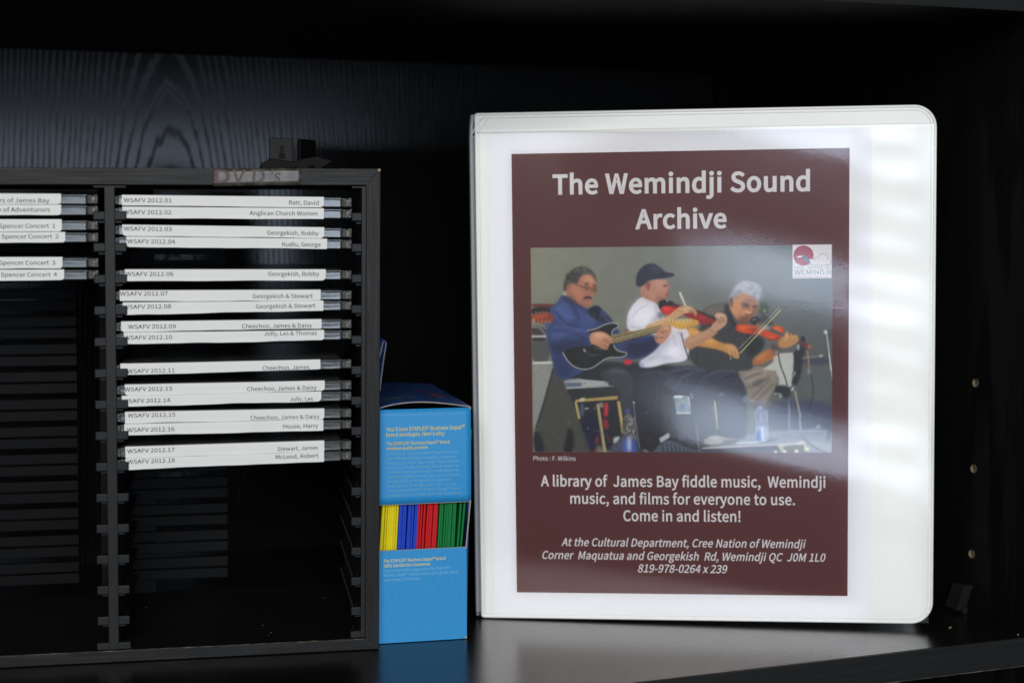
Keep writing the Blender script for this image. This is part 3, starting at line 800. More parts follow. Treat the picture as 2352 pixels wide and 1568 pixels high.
br = thing("corner_bracket", "black plastic corner bracket with two upright plates lying on the disc rack", "bracket", RM)
zt = HT + .05
b = MB()
b.prism([(-60.5, zt), (-62.4, zt + 1.6), (-62.0, zt + 3.4), (-57.2, zt + 6.2), (-43.5, zt + 4.4), (-41.0, zt + 6.0), (-32.0, zt + 7.6), (-23.9, zt + 5.5), (-23.9, zt + 4.2), (-30.5, zt + .2), (-37.5, zt), (-42.5, zt + 1.2)], 31, 56, 'y', .5)
b.tube([(-36.5, 30.8, zt + 1.4), (-33.0, 30.8, zt + 1.9)], .9, 8)
b.build("base", M['bracket'], br, shear)
b = MB()
b.prism([(-57.6, zt + 2.5), (-57.4, zt + 17.9), (-45.0, zt + 17.3), (-44.2, zt + 3)], 37, 39.6, 'y', .4)
b.build("plate", M['plate'], br, shear)
MB().prism([(-52.4, zt + 6.2), (-51.5, zt + 13.6), (-49.9, zt + 13.6), (-48.6, zt + 6.2)], 36.85, 37.3, 'y').build("slot", M['upper'], br, shear)
b = MB()
b.prism([(-42.4, 37.0), (-33.0, 52), (-31.2, 51), (-40.6, 36)], zt + 2.0, zt + 17.2, 'z', .4)
b.build("plate", M['bracket'], br, shear)

# ------------------------------------------------------------------ envelope box
BY = -0.1393
BM = Matrix.Translation(Vector((280.8, 810.7, .2)) * MM) @ Matrix.Rotation(BY, 4, 'Z')
box = thing("envelope_box", "upright blue card box open in the middle beside the disc rack", "box", BM)
BW, BH, BD = 49.5, 129.4, 128.0


def bxf(co):
    # the carton bulges a little to the right towards its top
    return (co[0] + 2.6 * sstep(50, 80, co[2]) * (1 if co[0] > -10 else max(0, (co[0] + 48) / 38)), co[1], co[2])


MB().box(-BW, .1, 0, .55, .1, 51.6, .12).build("front_panel", M['blue'], box, bxf)
grid("front_panel", M['blue'], lambda u, v: bxf((u, .2 - .5 * math.sin((v - 77.2) / 52.2 * math.pi) * sstep(-49, -20, u), v)), lin(-BW, .1, 16), lin(77.2, BH, 14), box, .5)
for (xa, xb) in ((-BW, -BW + .5), (-.45, .05)):
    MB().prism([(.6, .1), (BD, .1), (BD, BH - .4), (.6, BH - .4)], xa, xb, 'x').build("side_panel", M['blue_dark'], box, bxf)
MB().prism([(0, 51.6), (.6, 51.6), (.6, 77.2), (0, 77.2)], -.55, .1, 'x').build("cut_edge", M['card_raw'], box, bxf)
for zc in (51.65, 76.9):
    MB().box(-BW + .2, -.6, .02, .5, zc, zc + .22).build("cut_edge", M['card_raw'], box, bxf)
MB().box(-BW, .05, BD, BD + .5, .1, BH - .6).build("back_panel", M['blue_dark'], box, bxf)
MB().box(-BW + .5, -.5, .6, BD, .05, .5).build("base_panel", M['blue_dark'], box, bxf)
def lid(u, v):
    f = (u + BW) / (BW + 2.7)
    return (u, v, BH + .5 + 3.4 * math.sin(math.pi * f ** .8) * (1 - .55 * sstep(0, 100, v)) - 1.0 * sstep(20, 128, v) * 0)
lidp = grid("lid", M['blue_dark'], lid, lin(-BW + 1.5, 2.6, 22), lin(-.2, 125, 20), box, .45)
def lide(u, v):
    p = lid(u, -.25)
    return (p[0], p[1] - .02, p[2] - .5 + v)
grid("cut_edge", M['card_raw'], lide, lin(-BW + 1.5, 2.6, 22), [0, .55], lidp, .1)
# what is left of the lid's print: dull strokes
for (x0, y0, w, l_, mt) in ((-45, 70, 10, 3.0, 'faded'), (-46, 76, 7, 2.5, 'faded'), (-42, 20, 9, 2.4, 'faded'), (-30, 22, 5, 2.6, 'faded'), (-20, 62, 9, 3.5, 'faded_red'), (-13, 40, 8, 10, 'faded_red'), (-12, 30, 6, 3, 'faded')):
    grid("print_mark", M[mt], lambda u, v: (lambda p: (p[0], p[1], p[2] + .35))(lid(u, v)), lin(x0, x0 + w, 5), lin(y0, y0 + l_, 4), lidp)
# a glue flap folded to a loop, standing up against the rack
loop = []
for (x, z) in [(-37.7, 133), (-37.0, 140), (-36.0, 147), (-35.0, 154), (-34.1, 159), (-34.0, 161.3), (-34.8, 162.1), (-35.7, 161.2), (-36.9, 156), (-38.2, 151), (-39.3, 145), (-40.5, 137)]:
    loop.append((x - 1.5, z))
sg = list(range(len(loop)))
flap = grid("loop_flap", M['blue_dark'], lambda u, v: (loop[int(u)][0], v, loop[int(u)][1]), sg, lin(60, 112, 4), box, .5)
grid("cut_edge", M['card_raw'], lambda u, v: (loop[int(u)][0] + v * (.55 if int(u) < 6 else -.55), 59.9, loop[int(u)][1]), sg, [-.45, .45], flap, .1)
fps = [c for c in box.children if c.name.startswith("front_panel")]
lo_p, up_p = fps[0], fps[1]
text("lettering", [("You'll love STAPLES® Business Depot™", -44.3, -1.9 + 1.0, 117.6, 2.1, .016, 0), ("brand envelopes. Here's why:", -44.3, -12.0, 114.6, 2.1, .016, 0)], M['ink_yellow'], up_p, -.55)
text("lettering", [("The STAPLES® Business Depot™ brand", -44.3, -9.4, 110.0, 1.7, .016, 0), ("envelope quality promise", -44.3, -21.6, 107.4, 1.7, .016, 0)], M['ink_yellow'], up_p, -.6)
BODY = ["At STAPLES® Business Depot™, we put a lot of", "work into developing envelopes to make sure", "what you put inside stays inside. That's why we",
        "use heavy, durable materials. And we ensure our", "envelopes are tough enough for mail delivery by", "testing everything from tear strength to how well",
        "the glue holds up in humidity and extreme", "temperatures. In the office and in the mail, you", "can count on STAPLES® Business Depot™ brand", "envelopes to perform well, every time. We promise."]
WID = [-4.9, -6.2, -4.6, -3.6, -4.0, -3.4, -8.8, -6.0, -4.2, -2.9]
text("lettering", [(s, -44.3, w, 104.4 - 2.53 * i, 1.5, .006, 0) for i, (s, w) in enumerate(zip(BODY, WID))], M['ink_pale'], up_p, -.65)
text("lettering", [("The STAPLES® Business Depot™ brand", -46.4, -11.9, 45.2, 1.7, .016, 0), ("100% Satisfaction Guarantee", -46.4, -20.4, 42.5, 1.7, .016, 0)], M['ink_yellow'], lo_p, -.08)
text("lettering", [("If you're not 100% happy with this STAPLES®", -46.4, -9.1, 39.9, 1.5, .006, 0), ("Business Depot™ brand product, we'll gladly refund", -46.4, -4.8, 37.4, 1.5, .006, 0),
                   ("your money. It's that easy.", -46.4, -25.8, 34.8, 1.5, .006, 0)], M['ink_pale'], lo_p, -.08)
wc = MB()
wc.box(-1.3, .16, -.06, .4, .05, 1.5, .3)
wc.box(-.75, .16, -.05, .3, 51.0, 51.75, .15)
wc.build("worn_corner", M['card_raw'], lo_p, bxf)
wc = MB()
wc.box(-.8, .16, -.35, .3, 128.4, 129.5, .2)
wc.box(-.7, .16, -.35, .3, 77.0, 77.8, .2)
wc.box(-BW - .05, -BW + 1.4, -.36, .3, 129.0, 129.55, .15)
wc.box(-BW - .05, -BW + .25, -.36, .3, 112, 129, .1)
wc.build("worn_corner", M['card_raw'], up_p, bxf)
# envelopes standing on edge in the box
for nm, key, a, b_, n in (("yellow", 'yellow', -48.3, -38.2, 9), ("blue", 'blueenv', -38.1, -27.4, 9), ("red", 'red', -27.2, -16.0, 10), ("green", 'green', -15.7, -3.0, 10)):
    proto = None
    for i in range(n):
        x = a + (b_ - a) * (i + .5) / n
        w = (b_ - a) / n * .50
        if proto is None:
            def prof(q):
                return w * math.cos(q), -w * .9 * math.sin(q)
            pts = [(prof(q)[0], prof(q)[1] + 3) for q in lin(0, math.pi, 7)] + [(-w, 115), (w, 115)]
            m = MB().prism(pts, 0, 116, 'z')
            proto = m.build("envelope", M[key], None)
            tag(proto, "%s paper envelope standing on edge among its own colour in the blue box" % nm, "envelope", nm + " envelopes in the blue box")
            e = proto
        else:
            e = proto.copy(); col.objects.link(e)
        lean = .064 + random.uniform(-.008, .008) + (.02 if key == 'green' and i > 7 else 0)
        e.matrix_world = BM @ Matrix.Translation(Vector((x - .064 * 51, 1.0 + random.uniform(0, .9), .8)) * MM) @ Matrix.Rotation(lean, 4, 'Y')

# ------------------------------------------------------------------ ring binder
ca, sa = math.cos(-.4651), math.sin(-.4651)
ex = Vector((ca, sa, 0)); ey = Vector((-sa, ca, 0)); ez = Vector((0, 0, 1))
le, ro = .0041, .0110
Zl = ey * math.sin(le) + ez * math.cos(le)
Xb = ex * math.cos(ro) + Zl * math.sin(ro)
Zb = -ex * math.sin(ro) + Zl * math.cos(ro)
Nb = Zb.cross(Xb)
BIM = Matrix.Identity(4)
for i in range(3):
    BIM[i][0] = Xb[i]; BIM[i][1] = Nb[i]; BIM[i][2] = Zb[i]
BIM.translation = Vector((310.07, 847.07, 2.0)) * MM
binder = thing("ring_binder", "white vinyl ring binder with rounded corners standing on the black shelf", "binder", BIM)
BL, BRX, BBZ, BTZ = -7.6, 251.4, -1.6, 291.3


def outline(off=0.0, rr=12.5, rl=1.6, n=10):
    l, r, b0, t0 = BL + off, BRX - off, BBZ + off, BTZ - off
    pts = []
    for (cx, cz, a0, R) in ((r - (rr - off), b0 + rr - off, -90, rr - off), (r - (rr - off), t0 - (rr - off), 0, rr - off), (l + rl, t0 - rl, 90, rl), (l + rl, b0 + rl, 180, rl)):
        for a in lin(a0, a0 + 90, n):
            pts.append((cx + R * math.cos(math.radians(a)), cz + R * math.sin(math.radians(a))))
    return pts


cov = MB().prism(outline(), .3, 3.0, 'y', .5).build("front_cover", M['vinyl'], binder)
# welded rim round the cover: flat outer bead, groove, inner bead
rim = MB()
rim.tube([(x, .25, z) for x, z in outline(.85)], .85, 10, True)
rim.build("welded_rim", M['vinyl'], cov, None, True)
rim = MB()
rim.tube([(x, .28, z) for x, z in outline(2.9)], .42, 8, True)
rim.build("weld_line", M['vinyl'], cov, None, True)
# embossed ticks of the weld
tk = MB()
for z in lin(14, 276, 240):
    tk.box(BRX - 1.3, BRX - .35, -.66, -.4, z, z + .5)
tk.build("weld_ticks", M['vinyl'], cov)
tk = MB()
for x in lin(2, 234, 215):
    tk.box(x, x + .5, -.66, -.4, BTZ - 1.25, BTZ - .35)
tk.build("weld_ticks", M['vinyl'], cov)
# spine: bows out a little on the left, with a ribbed welded hinge
def spine(u, v):
    return (BL - .9 - 2.1 * math.sin(min(1, u * 5) * math.pi / 2) * (1 - .3 * u) + .9 * sstep(280, 291, v) - .5 * sstep(150, 0, v) * 0, .6 + u * 48, v)
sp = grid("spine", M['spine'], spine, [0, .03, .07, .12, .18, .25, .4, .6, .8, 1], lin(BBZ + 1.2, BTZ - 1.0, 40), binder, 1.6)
hg = MB()
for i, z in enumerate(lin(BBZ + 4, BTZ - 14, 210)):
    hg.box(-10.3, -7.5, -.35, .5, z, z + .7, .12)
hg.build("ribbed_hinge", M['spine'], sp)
MB().tube([(-7.2, -.1, z) for z in lin(BBZ + 2, BTZ - 5, 20)], .35, 8).build("hinge_groove", M['grey_ink'], sp)
# creases in the vinyl at the top of the hinge
cr = MB()
cr.tube([(-8.6, .0, 280), (-6.5, -.35, 284.5), (-2.2, -.35, 288.4), (-.6, .0, 290.4)], .28, 6)
cr.tube([(-7.6, .0, 276.5), (-4.5, -.3, 281.0), (-.2, -.3, 287.0), (1.2, .0, 290.2)], .22, 6)
cr.build("crease", M['vinyl'], cov)
MB().prism(outline(2.2), 46, 48.6, 'y', .5).build("back_cover", M['vinyl'], binder)
# rings behind the cover
for z in (35, 144, 253):
    pts = [(30 + 19 * math.cos(a), 24.5 + 19 * math.sin(a), z) for a in lin(0, 2 * math.pi, 25)[:-1]]
    MB().tube(pts, 1.5, 8, True).build("ring", M['clip'], binder)
MB().box(14, 40, 42.5, 46, 20, 270, .4).build("ring_plate", M['clip'], binder)

# clear pocket in front of the cover, rippled towards its free right edge
SLOPE = [(-30, 0), (10, 0), (38, -.02), (70, -.05), (84, 0), (95, .075), (108, .085), (124, .03), (138, -.05), (156, -.07), (174, -.03), (190, -.004), (206, -.004), (219, -.05), (229, -.09), (268, -.09), (282, -.03), (294, .0), (330, 0)]
_h, _t = [], 0.0
for _z in range(-30, 331):
    _t += np.interp(_z, [q[0] for q in SLOPE], [q[1] for q in SLOPE])
    _h.append(_t)
_h = np.array(_h) - max(_h)


def swell(z):
    return float(np.interp(z, np.arange(-30, 331), _h))


def film(u, v):
    a = sstep(35, 110, u); b2 = sstep(196, 226, u); c2 = sstep(249, 236, u) if u > 236 else 1.0
    edge = min(1, max(0, (v + .5) / 12)) * min(1, max(0, (280 - v) / 10))
    sht = .22 * math.sin(2 * math.pi * (v + .20 * (u - 225)) / 21.5 + .8 * math.sin(v * .031)) + .19 * math.sin(2 * math.pi * (v - .35 * (u - 225)) / 37.0 + 1.2 + .9 * math.sin(v * .05))
    return (u, -.95 + a * swell(v + .25 * (u - 160)) + b2 * c2 * sht * sstep(20, 110, v) * edge * .9 - .6 * b2 * c2, v)
pk = grid("clear_pocket", M['film'], film, lin(-6.2, 248.6, 120), lin(-.6, 280.2, 230), binder)
MB().tube([film(u, 280.2) for u in lin(-6.2, 248.6, 60)], .14, 6).build("pocket_edge", M['vinyl'], pk)

# ------------------------------------------------------------------ the printed sheet in the pocket
sheet = thing("cover_sheet", "printed paper sheet with maroon panel and musicians photograph inside the binder's clear pocket", "paper sheet", BIM)
pp = MB().box(0, 215.9, 0, .12, 0, 279.2).build("paper", M['paper'], sheet)


def quad(name, pts, m, parent, y):
    me = bpy.data.meshes.new(name)
    me.from_pydata([Vector((x, y, z)) * MM for x, z in pts], [], [tuple(range(len(pts)))])
    return link(name, me, m, parent)


pan = quad("printed_panel", [(13.8, 13.8), (203.6, 14.0), (203.7, 268.0), (13.6, 267.7)], M['maroon'], sheet, -.05)
W_ = M['ink_white']
text("title_lettering", [("The Wemindji Sound", 37.0, 181.9, 244.6, 10.6, .034, 0), ("Archive", 83.9, 135.5, 224.4, 10.4, .034, 0)], W_, pan, -.1)
text("credit_lettering", [("Photo : F. Wilkins", 24.3, 48.8, 91.3, 2.45, .004, 0)], W_, pan, -.1)
text("lettering", [("A library of  James Bay fiddle music,  Wemindji", 28.5, 191.0, 76.4, 6.0, .024, 0), ("music, and films for everyone to use.", 45.5, 173.9, 66.3, 6.0, .02, 0),
                   ("Come in and listen!", 76.1, 143.1, 56.4, 6.0, .02, 0)], W_, pan, -.1)
text("address_lettering", [("At the Cultural Department, Cree Nation of Wemindji", 40.1, 179.2, 41.5, 4.5, .016, .2), ("Corner  Maquatua and Georgekish  Rd, Wemindji QC  J0M 1L0", 28.6, 190.6, 33.8, 4.5, .016, .2),
                           ("819-978-0264 x 239", 84.1, 135.0, 26.5, 4.5, .016, .2)], W_, pan, -.1)

# ------------------------------------------------------------------ the printed photograph: painted in code as soft shapes
PW, PH = 880, 600
SX0, SY0, SXW, SYH = 1293.0, 598.0, 738.0, 504.0
CR = {'A': (1280, 580, 4.9), 'B': (1640, 580, 4.9), 'C': (1280, 860, 5.6), 'D': (1640, 860, 5.345), 'E': (1293, 598, 3.111)}
ca_ = np.zeros((PH, PW, 3), np.float32)
yy, xx = np.mgrid[0:PH, 0:PW].astype(np.float32)
rng = np.random.RandomState(5)


def cv(c, p):
    ox, oy, s = CR[c]
    return [((ox + a / s - SX0) / SXW * PW, (oy + b / s - SY0) / SYH * PH) for a, b in p]


def chaikin(p, k=2):
    for _ in range(k):
        q = []
        for i in range(len(p)):
            a, b = p[i], p[(i + 1) % len(p)]
            q += [(a[0] * .75 + b[0] * .25, a[1] * .75 + b[1] * .25), (a[0] * .25 + b[0] * .75, a[1] * .25 + b[1] * .75)]
        p = q
    return p


def blur(m, r):
    if r < .3: return m
    n = max(1, int(r * 3)); k = np.exp(-.5 * (np.arange(-n, n + 1) / r) ** 2); k /= k.sum()
    m = np.apply_along_axis(lambda v: np.convolve(v, k, 'same'), 0, m)
    return np.apply_along_axis(lambda v: np.convolve(v, k, 'same'), 1, m)


def mask(p, soft):
    xs = [a for a, b in p]; ys = [b for a, b in p]
    e = int(soft * 3) + 3
    x0, x1 = max(0, int(min(xs)) - e), min(PW, int(max(xs)) + e + 1)
    y0, y1 = max(0, int(min(ys)) - e), min(PH, int(max(ys)) + e + 1)
    if x1 <= x0 or y1 <= y0: return None
    acc = np.zeros((y1 - y0, x1 - x0), np.float32)
    for ox, oy in ((.25, .25), (.75, .25), (.25, .75), (.75, .75)):
        X = xx[y0:y1, x0:x1] + ox; Y = yy[y0:y1, x0:x1] + oy
        ins = np.zeros(X.shape, bool)
        for i in range(len(p)):
            (ax, ay), (bx_, by_) = p[i], p[(i + 1) % len(p)]
            if ay == by_: continue
            c = (ay > Y) != (by_ > Y)
            ins ^= c & (X < (bx_ - ax) * (Y - ay) / (by_ - ay) + ax)
        acc += ins * .25
    return (y0, y1, x0, x1), blur(acc, soft)


def fill(c, pts, colr, soft=.8, alpha=1.0, smooth=True, tex=0.0):
    p = cv(c, pts)
    if smooth: p = chaikin(p)
    r = mask(p, soft)
    if r is None: return
    (y0, y1, x0, x1), m = r
    m = (m * alpha)[..., None]
    k = np.array([int(colr[i:i + 2], 16) for i in (0, 2, 4)], np.float32) / 255
    if tex:
        n = rng.rand(y1 - y0, x1 - x0).astype(np.float32) - .5
        k = k + (blur(n, 1.2) * 3 * tex)[..., None]
    ca_[y0:y1, x0:x1] = ca_[y0:y1, x0:x1] * (1 - m) + k * m


def stroke(c, pts, w, colr, soft=.6, alpha=1.0, smooth=True, w2=None):
    if smooth and len(pts) > 2:
        q = [pts[0]]
        for _ in range(2):
            q = [pts[0]]
            for a, b in zip(pts[:-1], pts[1:]):
                q += [(a[0] * .75 + b[0] * .25, a[1] * .75 + b[1] * .25), (a[0] * .25 + b[0] * .75, a[1] * .25 + b[1] * .75)]
            pts = q + [pts[-1]]
    L, R = [], []
    n = len(pts)
    for i in range(n):
        a, b = pts[max(0, i - 1)], pts[min(n - 1, i + 1)]
        d = math.hypot(b[0] - a[0], b[1] - a[1]) or 1
        nx, ny = -(b[1] - a[1]) / d, (b[0] - a[0]) / d
        ww = (w + ((w2 if w2 is not None else w) - w) * i / max(1, n - 1)) / 2
        L.append((pts[i][0] + nx * ww, pts[i][1] + ny * ww)); R.append((pts[i][0] - nx * ww, pts[i][1] - ny * ww))
    fill(c, L + R[::-1], colr, soft, alpha, False)


# wall
g = xx / PW
for i, (a, b_, d) in enumerate(zip((0x86, 0x85, 0x74), (0x76, 0x79, 0x73), (0x58, 0x5c, 0x5c))):
    ca_[..., i] = np.where(g < .5, a + (b_ - a) * g * 2, b_ + (d - b_) * (g - .5) * 2) / 255 * (1.02 - .10 * yy / PH)
ca_ += (blur(rng.rand(PH, PW).astype(np.float32) - .5, 14) * .9)[..., None]
# wall and wainscot lower right
fill('D', [(1280, 560), (2200, 640), (2200, 1020), (1240, 1030)], '43485f', 6)
fill('D', [(1680, 110), (2200, 150), (2200, 620), (1700, 600)], '5c605f', 4)
fill('D', [(1690, 60), (2120, 40), (2120, 140), (1700, 150)], '3f4252', 5, .9)
# floor
fill('D', [(1240, 1010), (2200, 960), (2200, 1400), (300, 1400), (300, 1150)], '868a90', 3, 1, True, .1)
fill('D', [(1300, 1060), (2200, 1010), (2200, 1050), (1500, 1110)], '6c7080', 4, .8)
fill('D', [(1700, 1130), (2200, 1180), (2200, 1330), (1850, 1230)], '9d9c98', 4, .8)
stroke('D', [(1680, 1060), (1800, 1180), (2000, 1290), (2150, 1320)], 14, '4a4d58', 1.2)
stroke('D', [(1500, 1040), (1700, 1010), (2050, 1060)], 8, '5c6070', 1.5, .7)
# dark mass below the players
fill('C', [(400, 60), (2300, 150), (2700, 500), (2700, 1400), (850, 1400), (520, 420)], '23252d', 5)
fill('D', [(-100, 400), (950, 420), (1000, 1130), (380, 1230), (-100, 1300)], '23252e', 5)
# wainscot left and amps
fill('A', [(60, 760), (420, 772), (380, 812), (60, 805)], '6c2a2a', 2)
fill('A', [(60, 800), (380, 806), (290, 890), (60, 900)], '2a2226', 2)
fill('A', [(60, 1020), (240, 1050), (260, 1150), (60, 1150)], '4a3c3c', 2)
fill('A', [(60, 1145), (270, 1140), (300, 1480), (60, 1480)], '565754', 2)
fill('A', [(60, 1146), (250, 1142), (262, 1168), (60, 1172)], 'bdbcb6', 1, 1, False)
fill('A', [(60, 1168), (240, 1168), (240, 1210), (60, 1205)], '2b2a2c', 2, .8)
stroke('A', [(80, 1040), (170, 1050), (215, 1100), (240, 1150)], 16, '8c8a88', 1)
fill('C', [(90, 118), (398, 112), (372, 190), (128, 1010), (90, 1010)], '8d8d87', 1.5, 1, False, .06)
fill('C', [(90, 102), (400, 98), (398, 128), (90, 132)], 'c9c8bd', 1, 1, False)
fill('C', [(398, 130), (470, 190), (560, 420), (900, 1380), (240, 1380), (100, 1080), (135, 990)], '4b4a43', 2, 1, False, .05)
stroke('C', [(380, 190), (250, 640), (130, 1010)], 20, '2b2b2c', 1.5, 1, False)
fill('C', [(590, 985), (668, 1130), (625, 1380), (505, 1380), (545, 1150)], '14191d', 3)
fill('C', [(90, 1050), (190, 1090), (262, 1380), (90, 1380)], '1f252b', 3)
stroke('C', [(585, 900), (592, 980)], 14, '6c6a64', 2)
# stool with laptop, gold frame
fill('C', [(735, 840), (990, 830), (1000, 1100), (950, 1400), (880, 1380)], '171b38', 4)
fill('C', [(520, 470), (1240, 432), (1295, 480), (1285, 560), (720, 615), (630, 600)], '2c2f2f', 2)
fill('C', [(520, 360), (780, 345), (1140, 375), (1150, 432), (560, 472)], 'a6a9a6', 1.2, 1, False, .05)
fill('C', [(535, 390), (775, 388), (775, 440), (560, 458)], '626a78', 2, 1, False)
stroke('C', [(545, 345), (760, 338), (780, 350)], 10, 'b9bab6', 1)
stroke('C', [(560, 470), (900, 455), (1235, 435)], 13, 'c3c3bf', 1, .9)
for q in ((812, 402), (1100, 394)): stroke('C', [q, (q[0] + 14, q[1])], 14, '33363c', .8, 1, False)
fill('C', [(675, 625), (1268, 570), (1275, 622), (690, 660)], 'ab9357', 1, 1, False, .08)
fill('C', [(735, 608), (820, 592), (820, 635), (735, 650)], 'cfcab4', 2, .9)
stroke('C', [(1278, 645), (1342, 1090)], 42, 'b19a55', 1, 1, False)
stroke('C', [(1292, 650), (1352, 1080)], 12, 'd8cb9a', 1, .9, False)
stroke('C', [(990, 680), (1088, 1380)], 42, '9c8d63', 1, 1, False)
stroke('C', [(1000, 690), (1098, 1380)], 12, 'cbbf98', 1, .8, False)
stroke('C', [(682, 650), (735, 890)], 34, 'b9a868', 1.2, 1, False)
fill('C', [(1000, 660), (1075, 660), (1075, 740), (1010, 740)], '7d7d6c', 1.5)
fill('C', [(1085, 655), (1142, 670), (1132, 860), (1072, 870)], 'c2303a', 2)
fill('C', [(1060, 890), (1125, 880), (1155, 1045), (1055, 1020)], '8c2630', 2.5)
fill('C', [(985, 1080), (1005, 1230), (940, 1240)], '93283c', 2.5)
fill('C', [(1120, 1110), (1200, 1130), (1180, 1210), (1110, 1190)], '4b1820', 4)
fill('C', [(940, 1300), (980, 1300), (970, 1380), (940, 1380)], '9a3038', 2)
fill('C', [(745, 670), (800, 670), (800, 860), (745, 870)], '59607a', 3, .9)
stroke('C', [(810, 750), (865, 745)], 20, 'b9b9bd', 1.5)
for q in ((940, 745), (850, 1022)): stroke('C', [q, (q[0] + 10, q[1] + 2)], 22, 'd8d8dc', 1.2, 1, False)
stroke('C', [(900, 1030), (1040, 1075), (1120, 1130), (1160, 1220)], 8, '5c5c60', 1)
# legs of the guitarist
fill('C', [(1000, 280), (1110, 215), (1200, 188), (1380, 205), (1480, 310), (1500, 430), (1480, 640), (1460, 1000), (1380, 1000), (1300, 640), (1290, 480), (1140, 400)], '3a3b41', 3, 1, True, .06)
fill('C', [(1110, 210), (1260, 195), (1400, 240), (1330, 270), (1150, 260)], '565759', 5, .8)
fill('C', [(1480, 330), (1600, 250), (1800, 190), (1960, 280), (1990, 420), (1800, 520), (1700, 900), (1560, 1150), (1490, 900)], '2a2c39', 4)
fill('C', [(1800, 190), (1960, 250), (1980, 330), (1860, 260)], '474954', 4, .8)
# legs of the two fiddlers
fill('D', [(-120, 260), (0, 165), (280, 150), (560, 185), (860, 220), (940, 280), (965, 430), (995, 570), (970, 720), (905, 900), (1000, 1080), (840, 1120), (700, 1080), (625, 990), (585, 640), (260, 525), (-60, 480)], '3c3f4e', 4, 1, True, .07)
fill('D', [(560, 600), (620, 640), (650, 1000), (720, 1080), (640, 1060), (590, 960)], '16171c', 4)
for a in ([(60, 230), (260, 175), (420, 190)], [(330, 300), (420, 210), (520, 190)], [(520, 240), (660, 205), (800, 225)], [(120, 300), (250, 260)], [(350, 360), (450, 300)]):
    stroke('D', a, 18, '5a5c6c', 4, .7)
fill('D', [(60, 780), (290, 560), (340, 900), (365, 1290), (60, 1240)], '24252c', 4, .9)
fill('D', [(290, 540), (560, 560), (600, 980), (380, 1090), (330, 900)], '31333f', 5)
fill('D', [(25, 545), (235, 545), (245, 780), (60, 786)], '7d8a88', 1.5, 1, False, .12)
fill('D', [(25, 543), (150, 541), (150, 568), (32, 576)], 'd0d2d2', 1.2, 1, False)
fill('D', [(60, 765), (250, 760), (250, 784), (62, 788)], 'b0b2ae', 1.2, 1, False)
stroke('D', [(218, 560), (240, 700)], 18, 'b9bbbb', 1.5, .9, False)
fill('D', [(110, 660), (180, 670), (175, 730), (100, 730)], '5a62a0', 3, .7)
stroke('D', [(258, 515), (272, 590)], 14, 'c9c9d0', 1.5)
stroke('D', [(560, 610), (580, 800), (602, 990)], 26, 'a39a79', 1.5)
stroke('D', [(572, 640), (592, 860)], 9, 'cfc7a4', 1, .9)
stroke('D', [(500, 715), (560, 700)], 16, 'b4a58c', 2)
stroke('D', [(318, 900), (340, 1100), (366, 1300)], 10, 'a09c90', 1)
stroke('D', [(630, 545), (668, 515)], 14, 'c4c4cc', 1.5)
# tan trouser leg
fill('D', [(850, 235), (940, 210), (1100, 165), (1240, 172), (1360, 235), (1400, 320), (1340, 460), (1270, 580), (1205, 690), (1110, 640), (985, 628), (1000, 520), (955, 400)], '8d8377', 2, 1, True, .05)
for a in ([(960, 290), (1100, 230), (1250, 220)], [(970, 360), (1110, 320), (1230, 270)]): stroke('D', a, 20, 'aca08f', 3, .8)
for a in ([(950, 330), (1080, 275), (1180, 240)], [(980, 440), (1120, 400), (1280, 300)], [(1010, 600), (1150, 470), (1280, 340)], [(1100, 620), (1230, 500), (1330, 380)]):
    stroke('D', a, 18, '5d564e', 3, .8)
fill('D', [(1050, 380), (1240, 300), (1190, 380), (1060, 440)], '55565c', 4, .8)
fill('D', [(930, 560), (1000, 520), (1000, 620), (930, 640)], '8f93a6', 3, .6)
# shoes, platform
fill('D', [(395, 1150), (470, 1080), (560, 1060), (640, 1070), (720, 1095), (850, 1110), (840, 1140), (720, 1160), (500, 1205)], '989184', 2, 1, True, .08)
fill('D', [(480, 1120), (560, 1075), (640, 1085), (560, 1130)], 'bdb6a6', 4, .8)
fill('D', [(680, 1130), (850, 1115), (840, 1150), (650, 1175)], '4d4638', 3, .9)
fill('D', [(380, 1225), (1600, 1165), (1700, 1130), (1760, 1165), (1650, 1190), (420, 1250)], 'bfbab0', 1.5, 1, False, .06)
fill('D', [(380, 1250), (1380, 1196), (1420, 1300), (380, 1310)], '2f2c38', 1.5, 1, False)
fill('D', [(420, 1245), (1380, 1200), (1380, 1225), (420, 1270)], '4a3840', 2, .8, False)
fill('D', [(400, 1275), (1330, 1240), (1330, 1270), (400, 1300)], '595a70', 3, .7, False)
fill('D', [(1440, 1200), (1740, 1180), (1780, 1310), (1440, 1310)], '5b574a', 2)
for q in ((1335, 1280), (1450, 1270), (1605, 1265), (1745, 1235)): stroke('D', [(q[0], q[1]), (q[0] + 45, q[1] + 10)], 44, 'e4dcc2', 2, 1, False)
stroke('D', [(1410, 1190), (1460, 1270)], 26, 'c7b878', 1.5)
stroke('D', [(1745, 1180), (1735, 1270)], 24, 'cdbf8a', 1.5)
fill('D', [(850, 1155), (1140, 1145), (1140, 1165), (850, 1175)], 'd8d6d2', 2, .9, False)
fill('D', [(1300, 1110), (1420, 1110), (1280, 1145), (1150, 1145)], '32344a', 3, .8)
